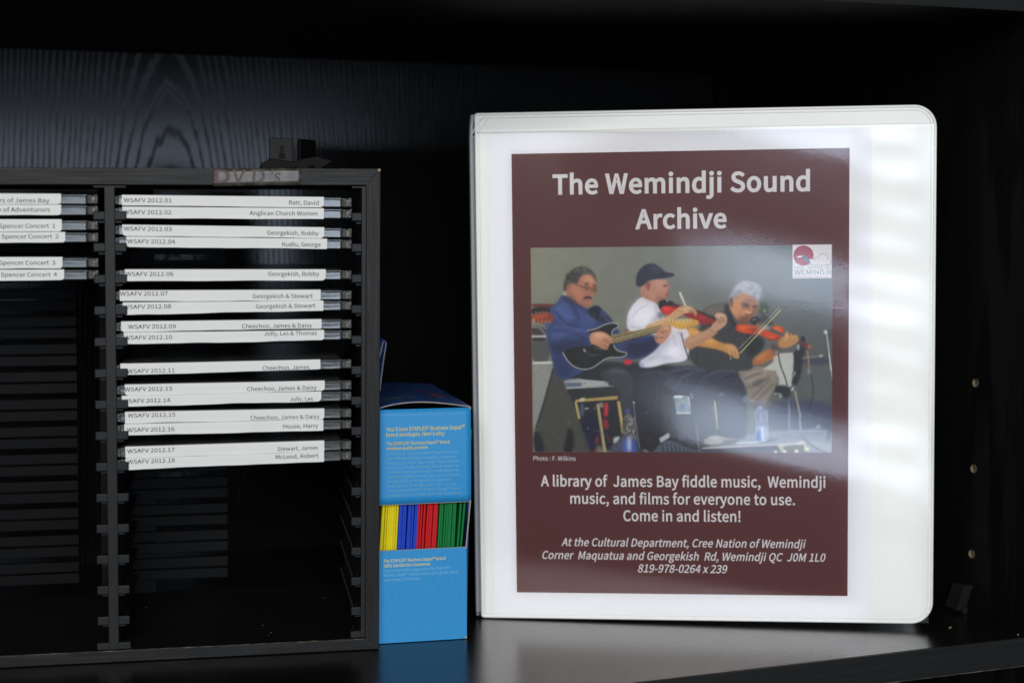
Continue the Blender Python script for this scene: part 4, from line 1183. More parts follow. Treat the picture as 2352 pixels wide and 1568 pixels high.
# striped shoes of the guitarist
fill('C', [(1170, 1290), (1200, 1220), (1285, 1160), (1325, 1190), (1315, 1380), (1180, 1380)], '4f525e', 2, 1, True, .1)
fill('C', [(1200, 1140), (1300, 1128), (1295, 1170), (1205, 1250)], 'b2b4b8', 2)
fill('C', [(1750, 1350), (1850, 1225), (1980, 1165), (2240, 1290), (2480, 1330), (2480, 1400), (1760, 1400)], '555a68', 2, 1, True, .06)
for k in range(9):
    x = 1880 + k * 58
    stroke('C', [(x, 1220 + k * 14), (x + 22, 1290 + k * 6), (x + 10, 1360)], 15, '23252e', 2, .8)
    stroke('C', [(x + 26, 1235 + k * 14), (x + 48, 1295 + k * 6)], 9, '7f8698', 2, .8)
fill('C', [(1838, 1160), (1970, 1078), (1995, 1140), (1862, 1220)], 'b3b7bd', 1.5, 1, False)
fill('C', [(1985, 1085), (2050, 1090), (2060, 1150), (2000, 1150)], '3a3e48', 3)
fill('C', [(1670, 1140), (1720, 1150), (1715, 1210), (1670, 1200)], '5c2420', 3)
fill('C', [(1500, 1290), (1640, 1310), (1690, 1340), (1680, 1380), (1500, 1380)], '433c3c', 3)
stroke('C', [(1620, 1322), (1672, 1335), (1690, 1365)], 12, 'bcb8b2', 1.5)
# thin stand, bottle left
stroke('C', [(1490, 660), (1500, 800), (1530, 1050), (1568, 1290)], 12, '8a8a8c', .9)
stroke('C', [(1488, 650), (1496, 680)], 20, 'c4c2c4', 1.2)
for (x, y, c_) in ((1660, 820, 'a8b4c0'), (1560, 600, '8a4048'), (1645, 620, '6c6a90'), (1580, 450, '5a4a70'), (1600, 520, '4c5460')):
    stroke('C', [(x, y), (x + 14, y - 20)], 14, c_, 2.5, .7)
fill('C', [(1368, 762), (1405, 745), (1445, 760), (1445, 805), (1372, 815)], '46548c', 1.2)
fill('C', [(1325, 960), (1340, 880), (1385, 815), (1435, 815), (1495, 885), (1522, 960), (1500, 1080), (1532, 1110), (1534, 1400), (1318, 1400), (1316, 1100), (1335, 1070)], '63605f', 1.2, 1, True, .35)
fill('C', [(1350, 900), (1390, 860), (1400, 1040), (1350, 1040)], '3c3a3c', 4, .7)
for k in range(16):
    x, y = 1350 + rng.rand() * 150, 850 + rng.rand() * 230
    stroke('C', [(x, y), (x + rng.rand() * 26 - 8, y + 20 + rng.rand() * 30)], 11, 'b9b3aa', 1.3, .75)
fill('C', [(1320, 1110), (1530, 1110), (1534, 1400), (1318, 1400)], '4c506c', 3, .7)
fill('C', [(1330, 1180), (1400, 1150), (1400, 1380), (1322, 1380)], '4a62b4', 5, .9)
fill('C', [(1450, 1180), (1530, 1200), (1530, 1380), (1450, 1380)], '3650ac', 5, .9)
fill('C', [(1398, 1120), (1448, 1120), (1456, 1350), (1398, 1350)], 'bccbe8', 4, .95)
fill('C', [(1430, 1110), (1490, 1120), (1480, 1170), (1440, 1160)], 'b08068', 3, .7)
# chair, mic stands right
fill('B', [(1285, 1370), (1450, 1358), (1475, 1600), (1090, 1560), (1240, 1450)], 'b8b8b0', 1.6, 1, False, .03)
fill('B', [(1470, 1280), (1610, 1240), (1600, 1310), (1560, 1500), (1530, 1700), (1440, 1700)], '2b2d38', 2)
fill('B', [(1490, 1270), (1530, 1260), (1525, 1330), (1500, 1340)], 'b3b4b6', 1.6, .9)
stroke('B', [(1275, 1368), (1288, 1450), (1315, 1580)], 14, '1c1d22', 1)
fill('D', [(1310, 20), (1590, 0), (1560, 430), (1390, 420), (1400, 320), (1360, 240)], 'b5b5ad', 1.6, 1, False, .03)
stroke('D', [(1385, -20), (1420, 170), (1480, 300), (1505, 420)], 13, '1c1d22', 1)
fill('D', [(1370, 400), (1540, 430), (1560, 540), (1490, 590), (1330, 520)], '26282e', 3)
stroke('D', [(1330, 522), (1425, 520)], 13, 'b9b9b9', 1.2)
fill('D', [(1395, 525), (1440, 525), (1440, 575), (1400, 575)], 'a9a591', 2)
stroke('D', [(1615, -20), (1650, 120), (1640, 260), (1600, 400)], 70, '272932', 2)
stroke('D', [(1610, 230), (1585, 300)], 16, 'bdb59e', 1.5)
stroke('D', [(1590, 440), (1560, 480)], 24, 'c9c6ba', 1.5)
stroke('D', [(1605, 480), (1640, 640), (1680, 820)], 22, 'a49d8c', 1.2)
stroke('D', [(1668, 820), (1680, 1000)], 16, 'aeb4be', 1.5)
stroke('D', [(1528, 600), (1535, 1000)], 17, '9aa0ac', 1.8)
stroke('D', [(1520, 560), (1530, 680)], 14, '50525c', 2)
stroke('D', [(1780, 0), (1785, 200)], 15, '8c6c54', 1.2)
for k in range(4): stroke('D', [(1765, 205 + k * 17), (1805, 205 + k * 17)], 7, 'b4b0a4', .9)
stroke('D', [(1815, 270), (1850, 480), (1820, 660), (1770, 740)], 10, '2a2c30', 1.2)
stroke('D', [(1700, 60), (1930, 35)], 18, '86806f', 1.5)
stroke('D', [(1925, 30), (1965, 30)], 22, 'd9d7cf', 2)
stroke('B', [(1842, 1110), (1862, 1250), (1897, 1575)], 11, 'd4cfc4', .8)
stroke('D', [(2045, 0), (2100, 380)], 12, 'd4cfc4', .9)
stroke('B', [(1820, 1130), (1850, 1110)], 46, 'd6d6da', 2)
fill('B', [(1850, 1090), (1910, 1080), (1920, 1200), (1870, 1210)], '3a3d40', 4, .7)
stroke('B', [(1618, 1330), (1632, 1440), (1645, 1580)], 13, 'a08063', 1)
stroke('D', [(2085, 830), (2060, 1000), (2030, 1130)], 34, '464b62', 3)
fill('D', [(1880, 930), (1940, 930), (1940, 965), (1880, 965)], 'b9cdbd', 4)
fill('D', [(1900, 850), (1980, 850), (1980, 875), (1900, 875)], '7f96a0', 4, .7)
# plant / dark shapes behind the third man
fill('B', [(1030, 780), (1110, 740), (1160, 800), (1150, 880), (1060, 920)], '34493a', 5, .9)
stroke('B', [(1105, 850), (1115, 880)], 20, 'b9c060', 2)
fill('B', [(1060, 900), (1180, 890), (1240, 990), (1180, 1060), (1060, 1010)], '3a3e40', 5, .85)
stroke('B', [(1120, 900), (1190, 940), (1235, 1010)], 14, '8f9294', 2.5, .8)
# third man: shirt
fill('B', [(340, 900), (430, 805), (600, 772), (700, 765), (720, 930), (790, 1030), (1000, 1120), (1120, 1190), (1100, 1320), (960, 1420), (975, 1520), (940, 1580), (500, 1570), (330, 1560), (190, 1400), (250, 1200), (380, 1000)], '3c3d3f', 2.5, 1, True, .06)
fill('B', [(340, 890), (430, 805), (600, 775), (690, 770), (690, 850), (560, 880), (430, 960)], '6e685f', 4, .9)
fill('B', [(620, 800), (700, 760), (740, 960), (800, 1060), (740, 1060), (680, 960)], '22262e', 3)
fill('B', [(860, 1180), (1100, 1190), (1090, 1320), (960, 1420), (900, 1400)], '1d2420', 5, .9)
for k in range(34):
    x = 330 + k * 18
    stroke('B', [(x, 1130 + 90 * abs(math.sin(k))), (x - 6, 1560)], 4, '6a6a66' if k % 2 else '202226', 1, .5, False)
for k in range(12):
    x = 420 + k * 18
    stroke('B', [(x, 830), (x - 40, 960)], 4, '8a8378', 1, .5, False)
# third man: head
fill('B', [(690, 800), (700, 720), (770, 650), (860, 640), (980, 690), (1050, 760), (1040, 850), (1010, 910), (940, 980), (850, 1005), (780, 960), (720, 880)], 'bd845c', 2.5, 1, True, .05)
fill('B', [(700, 780), (720, 720), (780, 700), (830, 800), (800, 920), (750, 900), (710, 850)], 'd09a6a', 5, .8)
fill('B', [(860, 690), (980, 720), (1030, 780), (960, 790), (850, 760)], '9c7c72', 6, .8)
fill('B', [(990, 820), (1040, 800), (1030, 870), (960, 960), (900, 990), (960, 900)], '5c443a', 5, .8)
fill('B', [(780, 930), (860, 960), (940, 950), (900, 1000), (840, 1010)], '6d4a3a', 5, .8)
fill('B', [(690, 780), (682, 710), (725, 640), (750, 570), (850, 508), (960, 510), (1060, 555), (1085, 640), (1060, 720), (1035, 770), (1000, 705), (900, 655), (830, 655), (760, 690), (720, 720)], '9a9aa0', 2.5, 1, True, .25)
fill('B', [(780, 560), (880, 520), (960, 530), (900, 600), (800, 640)], 'b9b9be', 6, .7)
fill('B', [(960, 560), (1040, 570), (1060, 640), (1000, 660)], '9297a6', 5, .8)
fill('B', [(880, 640), (960, 625), (985, 660), (920, 670)], 'e0dcd6', 3, .8)
fill('B', [(700, 700), (735, 690), (750, 740), (715, 770)], 'a48878', 3)
fill('B', [(840, 782), (880, 774), (940, 795), (940, 812), (870, 812)], '3c2c28', 3, .85)
fill('B', [(960, 808), (1016, 800), (1018, 822), (966, 826)], '3c2c28', 3, .85)
stroke('B', [(800, 770), (850, 785)], 9, '463630', 1.5)
fill('B', [(872, 880), (905, 850), (945, 880), (935, 910), (890, 905)], 'cf9468', 3)
fill('B', [(890, 900), (940, 905), (930, 925), (880, 915)], '6a4034', 3, .8)
stroke('B', [(830, 930), (880, 915), (930, 935)], 16, '7c6a62', 3, .8)
stroke('B', [(850, 955), (910, 958)], 9, '4a2c28', 2, .8)
# orange fiddle
fill('B', [(930, 960), (1000, 930), (1060, 950), (1060, 1030), (960, 1030)], '1e1c22', 2.5)
stroke('B', [(965, 975), (1010, 960)], 10, 'c6c6cc', 1.5)
fill('B', [(762, 1060), (800, 1012), (880, 1015), (960, 1040), (1030, 1040), (1050, 1080), (1110, 1075), (1180, 1060), (1270, 1035), (1340, 1070), (1335, 1130), (1290, 1205), (1220, 1218), (1120, 1185), (1060, 1140), (960, 1145), (850, 1130), (785, 1105)], 'c1461b', 1.4, 1, True, .05)
fill('B', [(790, 1040), (860, 1030), (920, 1060), (900, 1110), (820, 1090)], 'e0671f', 5, .9)
fill('B', [(1190, 1065), (1270, 1045), (1320, 1080), (1290, 1130), (1210, 1090)], 'e2702a', 4, .9)
fill('B', [(1110, 1120), (1200, 1140), (1270, 1170), (1220, 1205), (1130, 1170)], 'd8542a', 4, .9)
fill('B', [(960, 1060), (1040, 1060), (1040, 1130), (970, 1130)], '8c3020', 4, .8)
fill('B', [(1100, 1065), (1180, 1050), (1200, 1075), (1350, 1140), (1340, 1175), (1200, 1120)], '55565c', 1.5)
fill('B', [(1105, 1050), (1170, 1045), (1190, 1080), (1110, 1090)], '9a9da4', 3)
fill('B', [(1010, 1010), (1050, 970), (1050, 1080), (1020, 1080)], '98714e', 3)
stroke('B', [(780, 1110), (860, 1145), (960, 1150)], 10, '3a1a14', 2, .8)
# left hand of the third man, forearm, scroll
fill('B', [(960, 1490), (985, 1420), (1080, 1360), (1180, 1305), (1255, 1370), (1210, 1440), (1100, 1490), (1000, 1515)], 'a8693a', 2, 1, True, .05)
fill('B', [(985, 1440), (1090, 1370), (1180, 1325), (1120, 1400), (1030, 1470)], 'd08a50', 5, .85)
fill('B', [(1262, 1275), (1300, 1185), (1345, 1165), (1365, 1105), (1388, 1105), (1400, 1170), (1420, 1120), (1445, 1160), (1480, 1135), (1510, 1175), (1520, 1220), (1480, 1250), (1400, 1300), (1310, 1310)], 'b98654', 1.6, 1, True, .05)
fill('B', [(1370, 1120), (1390, 1120), (1385, 1230), (1350, 1230)], 'd9ae78', 3, .9)
for q in ((1405, 1180), (1440, 1170), (1478, 1170)): stroke('B', [q, (q[0] - 12, q[1] + 60)], 16, 'd6a870', 2.5, .9)
for q in ((1392, 1190), (1425, 1190), (1462, 1190)): stroke('B', [q, (q[0] - 8, q[1] + 50)], 8, '6a4326', 2, .8)
fill('B', [(1180, 1240), (1270, 1270), (1310, 1330), (1240, 1400), (1190, 1310)], '5a4a44', 3, .8)
stroke('B', [(1235, 1345), (1275, 1370)], 30, 'a8a8ac', 2.5, .8)
fill('B', [(1500, 1210), (1600, 1255), (1650, 1260), (1668, 1300), (1640, 1335), (1600, 1310), (1520, 1260)], '6b352a', 2)
fill('B', [(1620, 1265), (1665, 1270), (1660, 1320), (1625, 1310)], 'b87850', 2.5)
fill('B', [(1540, 1170), (1585, 1165), (1595, 1240), (1545, 1240)], '1b1b20', 2.5)
# bow arm of the third man
fill('B', [(130, 1190), (170, 1070), (250, 1035), (340, 1110), (480, 1180), (620, 1250), (740, 1255), (800, 1330), (812, 1425), (780, 1440), (700, 1380), (560, 1320), (380, 1290), (240, 1270)], 'bd8a48', 2, 1, True, .05)
fill('B', [(180, 1100), (260, 1060), (360, 1140), (560, 1240), (500, 1270), (300, 1190)], 'd9ab62', 6, .85)
fill('B', [(620, 1260), (740, 1262), (795, 1330), (800, 1400), (740, 1390), (680, 1340)], 'c79867', 3)
for q in ((690, 1330), (735, 1340), (775, 1340)): stroke('B', [q, (q[0] + 22, q[1] + 80)], 19, 'd0a078', 2, .9)
for q in ((715, 1335), (758, 1340)): stroke('B', [q, (q[0] + 20, q[1] + 75)], 8, '5c3c26', 2, .8)
stroke('B', [(700, 1420), (715, 1440)], 12, 'c4c4c8', 1.5)
# bow
stroke('B', [(806, 1312), (1030, 1090), (1288, 822)], 7, 'b7b39a', .7, .95)
stroke('B', [(818, 1368), (1060, 1108), (1306, 850)], 11, 'cdc68c', .7)
fill('B', [(1000, 1150), (1120, 1030), (1140, 1045), (1030, 1160)], 'd6d2c4', 3, .7)
# second man: white shirt
fill('A', [(1400, 678), (1500, 715), (1590, 765), (1640, 880), (1690, 960), (1960, 1060), (1990, 1200), (1960, 1440), (1860, 1470), (1700, 1480), (1545, 1535), (1380, 1535), (1368, 1465), (1470, 1400), (1600, 1300), (1640, 1200), (1500, 1120), (1232, 1115), (1224, 920), (1290, 790)], 'cfcdd4', 1.8, 1, True, .03)
fill('B', [(-60, 1060), (60, 1075), (120, 1080), (150, 1230), (210, 1440), (60, 1460), (-80, 1480)], 'd2d0d6', 1.8, 1, True, .03)
fill('A', [(1250, 900), (1330, 780), (1450, 740), (1560, 820), (1600, 930), (1500, 1000), (1350, 1060)], 'dedce2', 8, .9)
fill('A', [(1560, 780), (1600, 860), (1650, 960), (1560, 1000), (1500, 980), (1590, 900)], 'a9a7b2', 5, .7)
fill('A', [(1640, 1180), (1760, 1100), (1840, 1200), (1760, 1330), (1600, 1400), (1560, 1370)], 'c2c0ca', 6, .8)
fill('A', [(1700, 1300), (1880, 1250), (1900, 1400), (1700, 1430)], 'dddbe2', 8, .8)
for a in ([(1400, 1480), (1600, 1420), (1800, 1440)], [(1500, 1440), (1640, 1330)], [(1850, 1130), (1900, 1330)]): stroke('A', a, 16, 'a5a3b0', 4, .6)
fill('A', [(1370, 1470), (1430, 1480), (1430, 1530), (1380, 1535)], '8086b0', 3, .6)
stroke('B', [(115, 1120), (160, 1300), (215, 1450)], 12, '24262e', 1.2)
fill('A', [(1590, 870), (1660, 870), (1665, 960), (1610, 950)], '4a4c58', 3, .6)
for q in ((1560, 800), (1855, 1105), (1830, 1120), (1880, 1130)): stroke('A', [q, (q[0] + 26, q[1] + 8)], 18, '9a7480', 3, .6)
# second man: head with cap
fill('A', [(1395, 560), (1480, 500), (1600, 468), (1705, 480), (1735, 540), (1752, 590), (1715, 620), (1722, 690), (1640, 745), (1600, 760), (1540, 740), (1410, 680), (1390, 640)], 'b78672', 2, 1, True, .05)
fill('A', [(1560, 480), (1700, 490), (1730, 560), (1640, 600), (1560, 560)], 'c79a88', 6, .8)
fill('A', [(1580, 690), (1700, 690), (1640, 750), (1570, 745)], '8c5c4c', 5, .8)
fill('A', [(1400, 600), (1440, 640), (1520, 720), (1600, 760), (1520, 740), (1410, 690)], 'a87a60', 4, .8)
fill('A', [(1445, 520), (1490, 500), (1525, 530), (1500, 600), (1465, 610)], 'a06c5c', 3)
fill('A', [(1462, 535), (1495, 525), (1490, 580), (1470, 585)], '7c4c44', 3, .7)
stroke('A', [(1660, 560), (1715, 558)], 12, '6a4238', 3, .8)
stroke('A', [(1690, 660), (1722, 655)], 8, '7a4038', 2, .8)
fill('A', [(1345, 560), (1338, 470), (1360, 400), (1440, 305), (1550, 288), (1640, 335), (1690, 400), (1800, 412), (1802, 440), (1700, 470), (1600, 470), (1490, 495), (1420, 560), (1370, 565)], '2b2d42', 1.8, 1, True, .08)
fill('A', [(1480, 330), (1560, 310), (1640, 370), (1580, 400)], '4a4d66', 6, .7)
stroke('A', [(1600, 320), (1660, 370)], 9, '9a9ca8', 2, .7)
# red fiddle, chin rest
fill('A', [(1622, 800), (1700, 790), (1800, 800), (1960, 850), (1960, 900), (1850, 880), (1720, 915), (1640, 870)], 'b82a28', 1.6)
fill('A', [(1640, 810), (1740, 800), (1760, 870), (1680, 880)], 'd83a34', 4, .9)
fill('A', [(1600, 740), (1700, 715), (1780, 750), (1870, 800), (1860, 835), (1760, 800), (1660, 790), (1625, 860)], '1c1d26', 1.8)
stroke('A', [(1700, 725), (1730, 745)], 22, 'c4c6ce', 2, .8)
stroke('A', [(1800, 770), (1840, 790)], 12, '9a9ca4', 1.5, .8)
fill('B', [(-40, 765), (100, 790), (300, 850), (520, 950), (580, 990), (480, 1010), (380, 1030), (300, 990), (100, 880)], '8c2228', 1.8)
fill('B', [(310, 900), (440, 950), (400, 970), (320, 950)], 'b8302c', 3, .9)
fill('B', [(280, 850), (320, 850), (580, 965), (550, 985)], '1f1a1e', 1.2)
stroke('B', [(-30, 775), (90, 800)], 16, '2a1c20', 1.5)
# second man's bowing arm and hand with bow
fill('A', [(1430, 1065), (1500, 1010), (1600, 985), (1760, 900), (1900, 810), (1990, 800), (1990, 870), (1880, 900), (1760, 980), (1640, 1050), (1520, 1075)], 'c19a68', 1.8, 1, True, .05)
stroke('A', [(1520, 1030), (1700, 960), (1900, 850)], 26, 'dab988', 5, .8)
fill('B', [(-20, 900), (60, 830), (130, 795), (230, 808), (290, 850), (308, 890), (290, 945), (262, 880), (200, 880), (150, 890), (60, 940), (-20, 970)], 'c19a72', 1.6, 1, True, .05)
fill('B', [(120, 820), (220, 820), (260, 860), (160, 870)], 'dcbb94', 4, .8)
for q in ((215, 850), (250, 865)): stroke('B', [q, (q[0] + 30, q[1] + 55)], 9, '7a5640', 2, .8)
fill('B', [(88, 640), (112, 632), (180, 800), (160, 800)], 'd9d6d0', .9, 1, False)
stroke('B', [(140, 740), (178, 810)], 12, 'c9bd90', 1)
# second man's left arm and hand
fill('B', [(145, 1220), (180, 1175), (300, 1140), (430, 1080), (480, 1040), (560, 1090), (540, 1140), (440, 1200), (260, 1310), (190, 1335)], 'ad8468', 2, 1, True, .05)
stroke('B', [(190, 1230), (330, 1170), (480, 1100)], 40, 'c7a184', 6, .8)
fill('B', [(470, 1060), (490, 1010), (550, 980), (510, 920), (525, 890), (570, 880), (630, 890), (668, 930), (665, 1010), (630, 1050), (560, 1100), (500, 1100)], 'bd957a', 1.6, 1, True, .05)
fill('B', [(530, 900), (620, 900), (655, 940), (600, 960), (560, 930)], 'd8b79c', 4, .8)
for q in ((600, 905), (632, 920)): stroke('B', [q, (q[0] - 5, q[1] + 80)], 8, '80604a', 2, .7)
stroke('B', [(540, 985), (600, 1010)], 10, '80604a', 2.5, .7)
# guitarist: fleece
fill('A', [(440, 650), (560, 690), (700, 790), (770, 840), (830, 800), (900, 800), (1000, 900), (1060, 990), (1140, 1110), (1200, 1200), (1560, 1140), (1640, 1200), (1632, 1262), (1480, 1390), (1300, 1450), (1100, 1430), (950, 1420), (640, 1620), (400, 1700), (330, 1500), (280, 1300), (230, 1060), (340, 960), (270, 860), (350, 780), (410, 720)], '38456f', 2, 1, True, .05)
fill('A', [(300, 850), (400, 740), (520, 760), (560, 860), (600, 980), (460, 1040), (350, 950)], '4d5c8e', 8, .9)
fill('A', [(560, 760), (700, 850), (880, 1020), (820, 1060), (640, 1060), (600, 920)], '46558a', 8, .8)
fill('A', [(880, 850), (960, 900), (1050, 990), (960, 1000), (900, 940)], '4f5f92', 5, .8)
fill('A', [(250, 1080), (420, 1060), (700, 1090), (780, 1130), (740, 1180), (500, 1160), (330, 1240)], '4a588c', 8, .8)
fill('A', [(290, 1240), (500, 1230), (780, 1200), (760, 1290), (560, 1330), (400, 1400), (300, 1320)], '222b4c', 8, .9)
fill('A', [(330, 1450), (420, 1380), (560, 1500), (520, 1650), (380, 1650)], '2a3660', 8, .9)
fill('A', [(1180, 1220), (1560, 1170), (1630, 1240), (1480, 1380), (1250, 1440)], '1b2342', 7, .9)
fill('A', [(1280, 1190), (1540, 1150), (1560, 1200), (1320, 1260)], '30407a', 7, .8)
for a in ([(350, 1000), (480, 1080), (640, 1040)], [(480, 1180), (600, 1130), (720, 1150)], [(560, 800), (620, 900), (600, 1000)], [(400, 900), (460, 980)]): stroke('A', a, 16, '202a50', 5, .7)
for a in ([(420, 760), (520, 800), (560, 900)], [(300, 1110), (460, 1120), (620, 1090)], [(620, 960), (700, 1000)]): stroke('A', a, 14, '6c7cae', 6, .6)
fill('A', [(740, 850), (820, 790), (905, 800), (915, 860), (880, 990), (800, 920)], '15182a', 3)
fill('A', [(880, 900), (1000, 900), (1060, 1000), (960, 1010), (880, 990)], '20283c', 4, .9)
stroke('A', [(830, 880), (838, 1000)], 8, '8a90a8', 1.5, .7)
fill('A', [(420, 690), (560, 700), (700, 800), (740, 850), (640, 800), (500, 740)], '2a3458', 3, .9)
fill('A', [(455, 640), (490, 605), (520, 660), (470, 665)], 'c4b8a8', 2, .8)
# guitarist: head
fill('A', [(480, 640), (500, 540), (560, 520), (620, 520), (660, 410), (760, 400), (850, 450), (872, 560), (858, 640), (800, 690), (800, 730), (780, 800), (720, 812), (640, 770), (560, 680)], 'a8745c', 2, 1, True, .05)
fill('A', [(670, 430), (760, 415), (830, 460), (850, 540), (760, 530), (680, 510)], 'c08a6e', 6, .9)
fill('A', [(600, 560), (680, 580), (700, 660), (640, 700), (580, 640)], 'b98468', 7, .8)
fill('A', [(790, 560), (830, 570), (850, 640), (820, 670), (780, 650)], 'c4886c', 4, .8)
fill('A', [(500, 640), (560, 660), (640, 760), (720, 810), (620, 780), (520, 680)], '82543f', 5, .8)
fill('A', [(720, 760), (790, 750), (780, 805), (730, 812)], 'a0705e', 4, .8)
fill('A', [(840, 560), (870, 560), (850, 650), (820, 680)], '7c5240', 4, .6)
fill('A', [(458, 600), (470, 490), (520, 400), (600, 335), (700, 312), (800, 355), (862, 440), (872, 530), (845, 480), (790, 412), (700, 412), (650, 470), (630, 530), (560, 515), (520, 505), (505, 560), (495, 620)], '45423f', 2.4, 1, True, .12)
fill('A', [(640, 340), (740, 340), (800, 390), (720, 400), (640, 420)], '6c6860', 6, .7)
fill('A', [(520, 420), (580, 380), (600, 460), (540, 490)], '2e2c2c', 6, .7)
fill('A', [(505, 525), (540, 495), (562, 520), (555, 600), (520, 620)], 'a86f58', 2.5)
fill('A', [(520, 530), (545, 520), (545, 580), (525, 590)], '7c4a3c', 3, .8)
fill('A', [(690, 725), (705, 685), (745, 665), (800, 690), (808, 725), (780, 715), (745, 700), (710, 740)], '2c2422', 2)
stroke('A', [(730, 735), (790, 738)], 9, '7a4038', 2, .9)
for a in ([(720, 525), (770, 515)], [(810, 530), (855, 545)]): stroke('A', a, 12, '3a2c28', 2.5, .8)
stroke('A', [(610, 530), (680, 560), (760, 575), (830, 600), (870, 610)], 6, '4c3f3c', 1, .8)
for a in ([(700, 560), (770, 560), (765, 610), (705, 605)], [(805, 575), (865, 590), (855, 640), (805, 625)]):
    fill('A', a, '8a6252', 4, .4)
    stroke('A', a + a[:1], 6, '5a4c48', 1, .8)
fill('A', [(730, 575), (755, 572), (755, 590), (732, 592)], '2a1e1c', 2, .8)
fill('A', [(818, 592), (842, 596), (840, 612), (818, 608)], '2a1e1c', 2, .8)
stroke('A', [(780, 560), (800, 640), (775, 655)], 9, '84543f', 3, .7)
# acoustic guitar head at the left
fill('A', [(60, 892), (200, 868), (290, 862), (348, 940), (345, 975), (230, 1005), (60, 975)], '8c3c24', 1.6, 1, True, .08)
fill('A', [(90, 900), (220, 885), (290, 900), (200, 940), (90, 950)], 'b0603c', 4, .8)
for k in range(4):
    stroke('A', [(120 + k * 42, 872 - k * 2), (132 + k * 42, 862)], 18, 'c4b8a8', 1.5, .9)
    stroke('A', [(150 + k * 42, 975 + k * 4), (165 + k * 42, 970)], 16, 'd0b4a4', 1.5, .8)
stroke('A', [(90, 935), (105, 985)], 12, 'd8cfc4', 1.5, .9)
fill('A', [(200, 1000), (330, 985), (300, 1040), (240, 1060)], '46507c', 4, .8)
# electric guitar
fill('A', [(445, 1345), (520, 1300), (720, 1280), (850, 1265), (760, 1100), (870, 1062), (960, 1012), (1060, 992), (1135, 1020), (1122, 1052), (1055, 1080), (1042, 1120), (1062, 1180), (1062, 1260), (1092, 1320), (1145, 1342), (1222, 1352), (1222, 1392), (1160, 1412), (990, 1412), (900, 1472), (800, 1542), (700, 1557), (600, 1532), (530, 1482)], '131314', 1.4)
fill('A', [(740, 1090), (870, 1062), (980, 1020), (1060, 1060), (1060, 1180), (900, 1100), (790, 1130)], '151517', 2)
fill('A', [(560, 1400), (700, 1330), (860, 1330), (800, 1440), (660, 1500)], '22201f', 8, .8)
for p_ in ([(445, 1348), (490, 1430), (540, 1490), (610, 1535), (700, 1556), (800, 1543), (900, 1473), (985, 1413), (1080, 1410), (1160, 1412), (1222, 1388), (1222, 1355), (1160, 1344), (1100, 1325), (1062, 1260)],
           [(740, 1092), (870, 1064), (960, 1014), (1060, 993), (1132, 1018), (1120, 1050), (1058, 1078), (1042, 1118), (1052, 1150)]):
    stroke('A', p_, 12, 'b4b2a8', .8)
stroke('A', [(700, 1305), (722, 1345)], 18, 'c9c6c0', 1.5)
stroke('A', [(820, 1280), (880, 1310), (960, 1310)], 9, '7f7d78', 1.2)
fill('A', [(1000, 1180), (1060, 1140), (1260, 1110), (1450, 1070), (1640, 1025), (1660, 1090), (1480, 1140), (1260, 1195), (1100, 1245), (1030, 1245)], '867854', 1.2, 1, False, .05)
for k in range(19):
    f = k / 18.0
    x, y = 1075 + f * 545, 1138 - f * 100
    stroke('A', [(x, y), (x + 22, y + 92 - f * 26)], 6, '403828', .8, .8, False)
    stroke('A', [(x + 11, y - 2), (x + 33, y + 90 - f * 26)], 5, 'bfb28a', .8, .6, False)
stroke('A', [(1070, 1250), (1270, 1200), (1640, 1098)], 8, '2e2820', 1)
stroke('A', [(1040, 1150), (1640, 1020)], 6, 'b5a77c', 1, .8)
# headstock
fill('A', [(1690, 1010), (1740, 972), (1850, 962), (2000, 958), (2080, 965), (2100, 1000), (2060, 1045), (2000, 1035), (1900, 1075), (1850, 1062), (1760, 1025)], 'c49a4c', 1.4, 1, True, .04)
fill('B', [(-20, 966), (120, 960), (280, 958), (322, 995), (300, 1038), (240, 1022), (180, 1060), (130, 1084), (40, 1060), (-20, 1020)], 'c49a4c', 1.4, 1, True, .04)
fill('B', [(0, 975), (200, 970), (280, 985), (200, 1010), (60, 1020)], 'd9b468', 5, .9)
for k in range(7):
    stroke('B', [(-20 + k * 42, 985), (-14 + k * 42, 955)], 14, 'd6d4ce', 1.2, .95)
    stroke('B', [(-8 + k * 42, 985), (-4 + k * 42, 962)], 8, '5c4a28', 1.2, .8)
# hands of the guitarist
fill('A', [(775, 1125), (830, 1105), (905, 1095), (1000, 1128), (1052, 1180), (1055, 1240), (1010, 1250), (1000, 1322), (940, 1312), (850, 1265), (775, 1240)], 'b98a6c', 1.6, 1, True, .05)
fill('A', [(800, 1130), (900, 1110), (990, 1140), (940, 1190), (830, 1180)], 'd4a888', 6, .85)
for a in ([(900, 1200), (980, 1225), (1040, 1230)], [(880, 1240), (950, 1275), (1000, 1290)], [(960, 1180), (1010, 1190)]): stroke('A', a, 10, '7c5440', 3, .7)
fill('A', [(1548, 1190), (1560, 1150), (1620, 1060), (1680, 1015), (1745, 1008), (1770, 1060), (1745, 1150), (1665, 1250), (1600, 1255)], 'b4866c', 1.6, 1, True, .05)
fill('A', [(1640, 1060), (1720, 1025), (1740, 1070), (1680, 1110)], 'd4aa8c', 4, .85)
for a in ([(1620, 1110), (1680, 1130)], [(1600, 1150), (1650, 1180)], [(1670, 1080), (1730, 1100)]): stroke('A', a, 9, '74503e', 2.5, .75)
stroke('A', [(1590, 1190), (1640, 1130)], 14, 'd8c8b8', 3, .7)
fill('A', [(1188, 1432), (1290, 1438), (1280, 1502), (1190, 1500)], 'c42a36', 2)
fill('A', [(1185, 1085), (1235, 1080), (1240, 1110), (1195, 1115)], 'a04848', 2.5, .8)
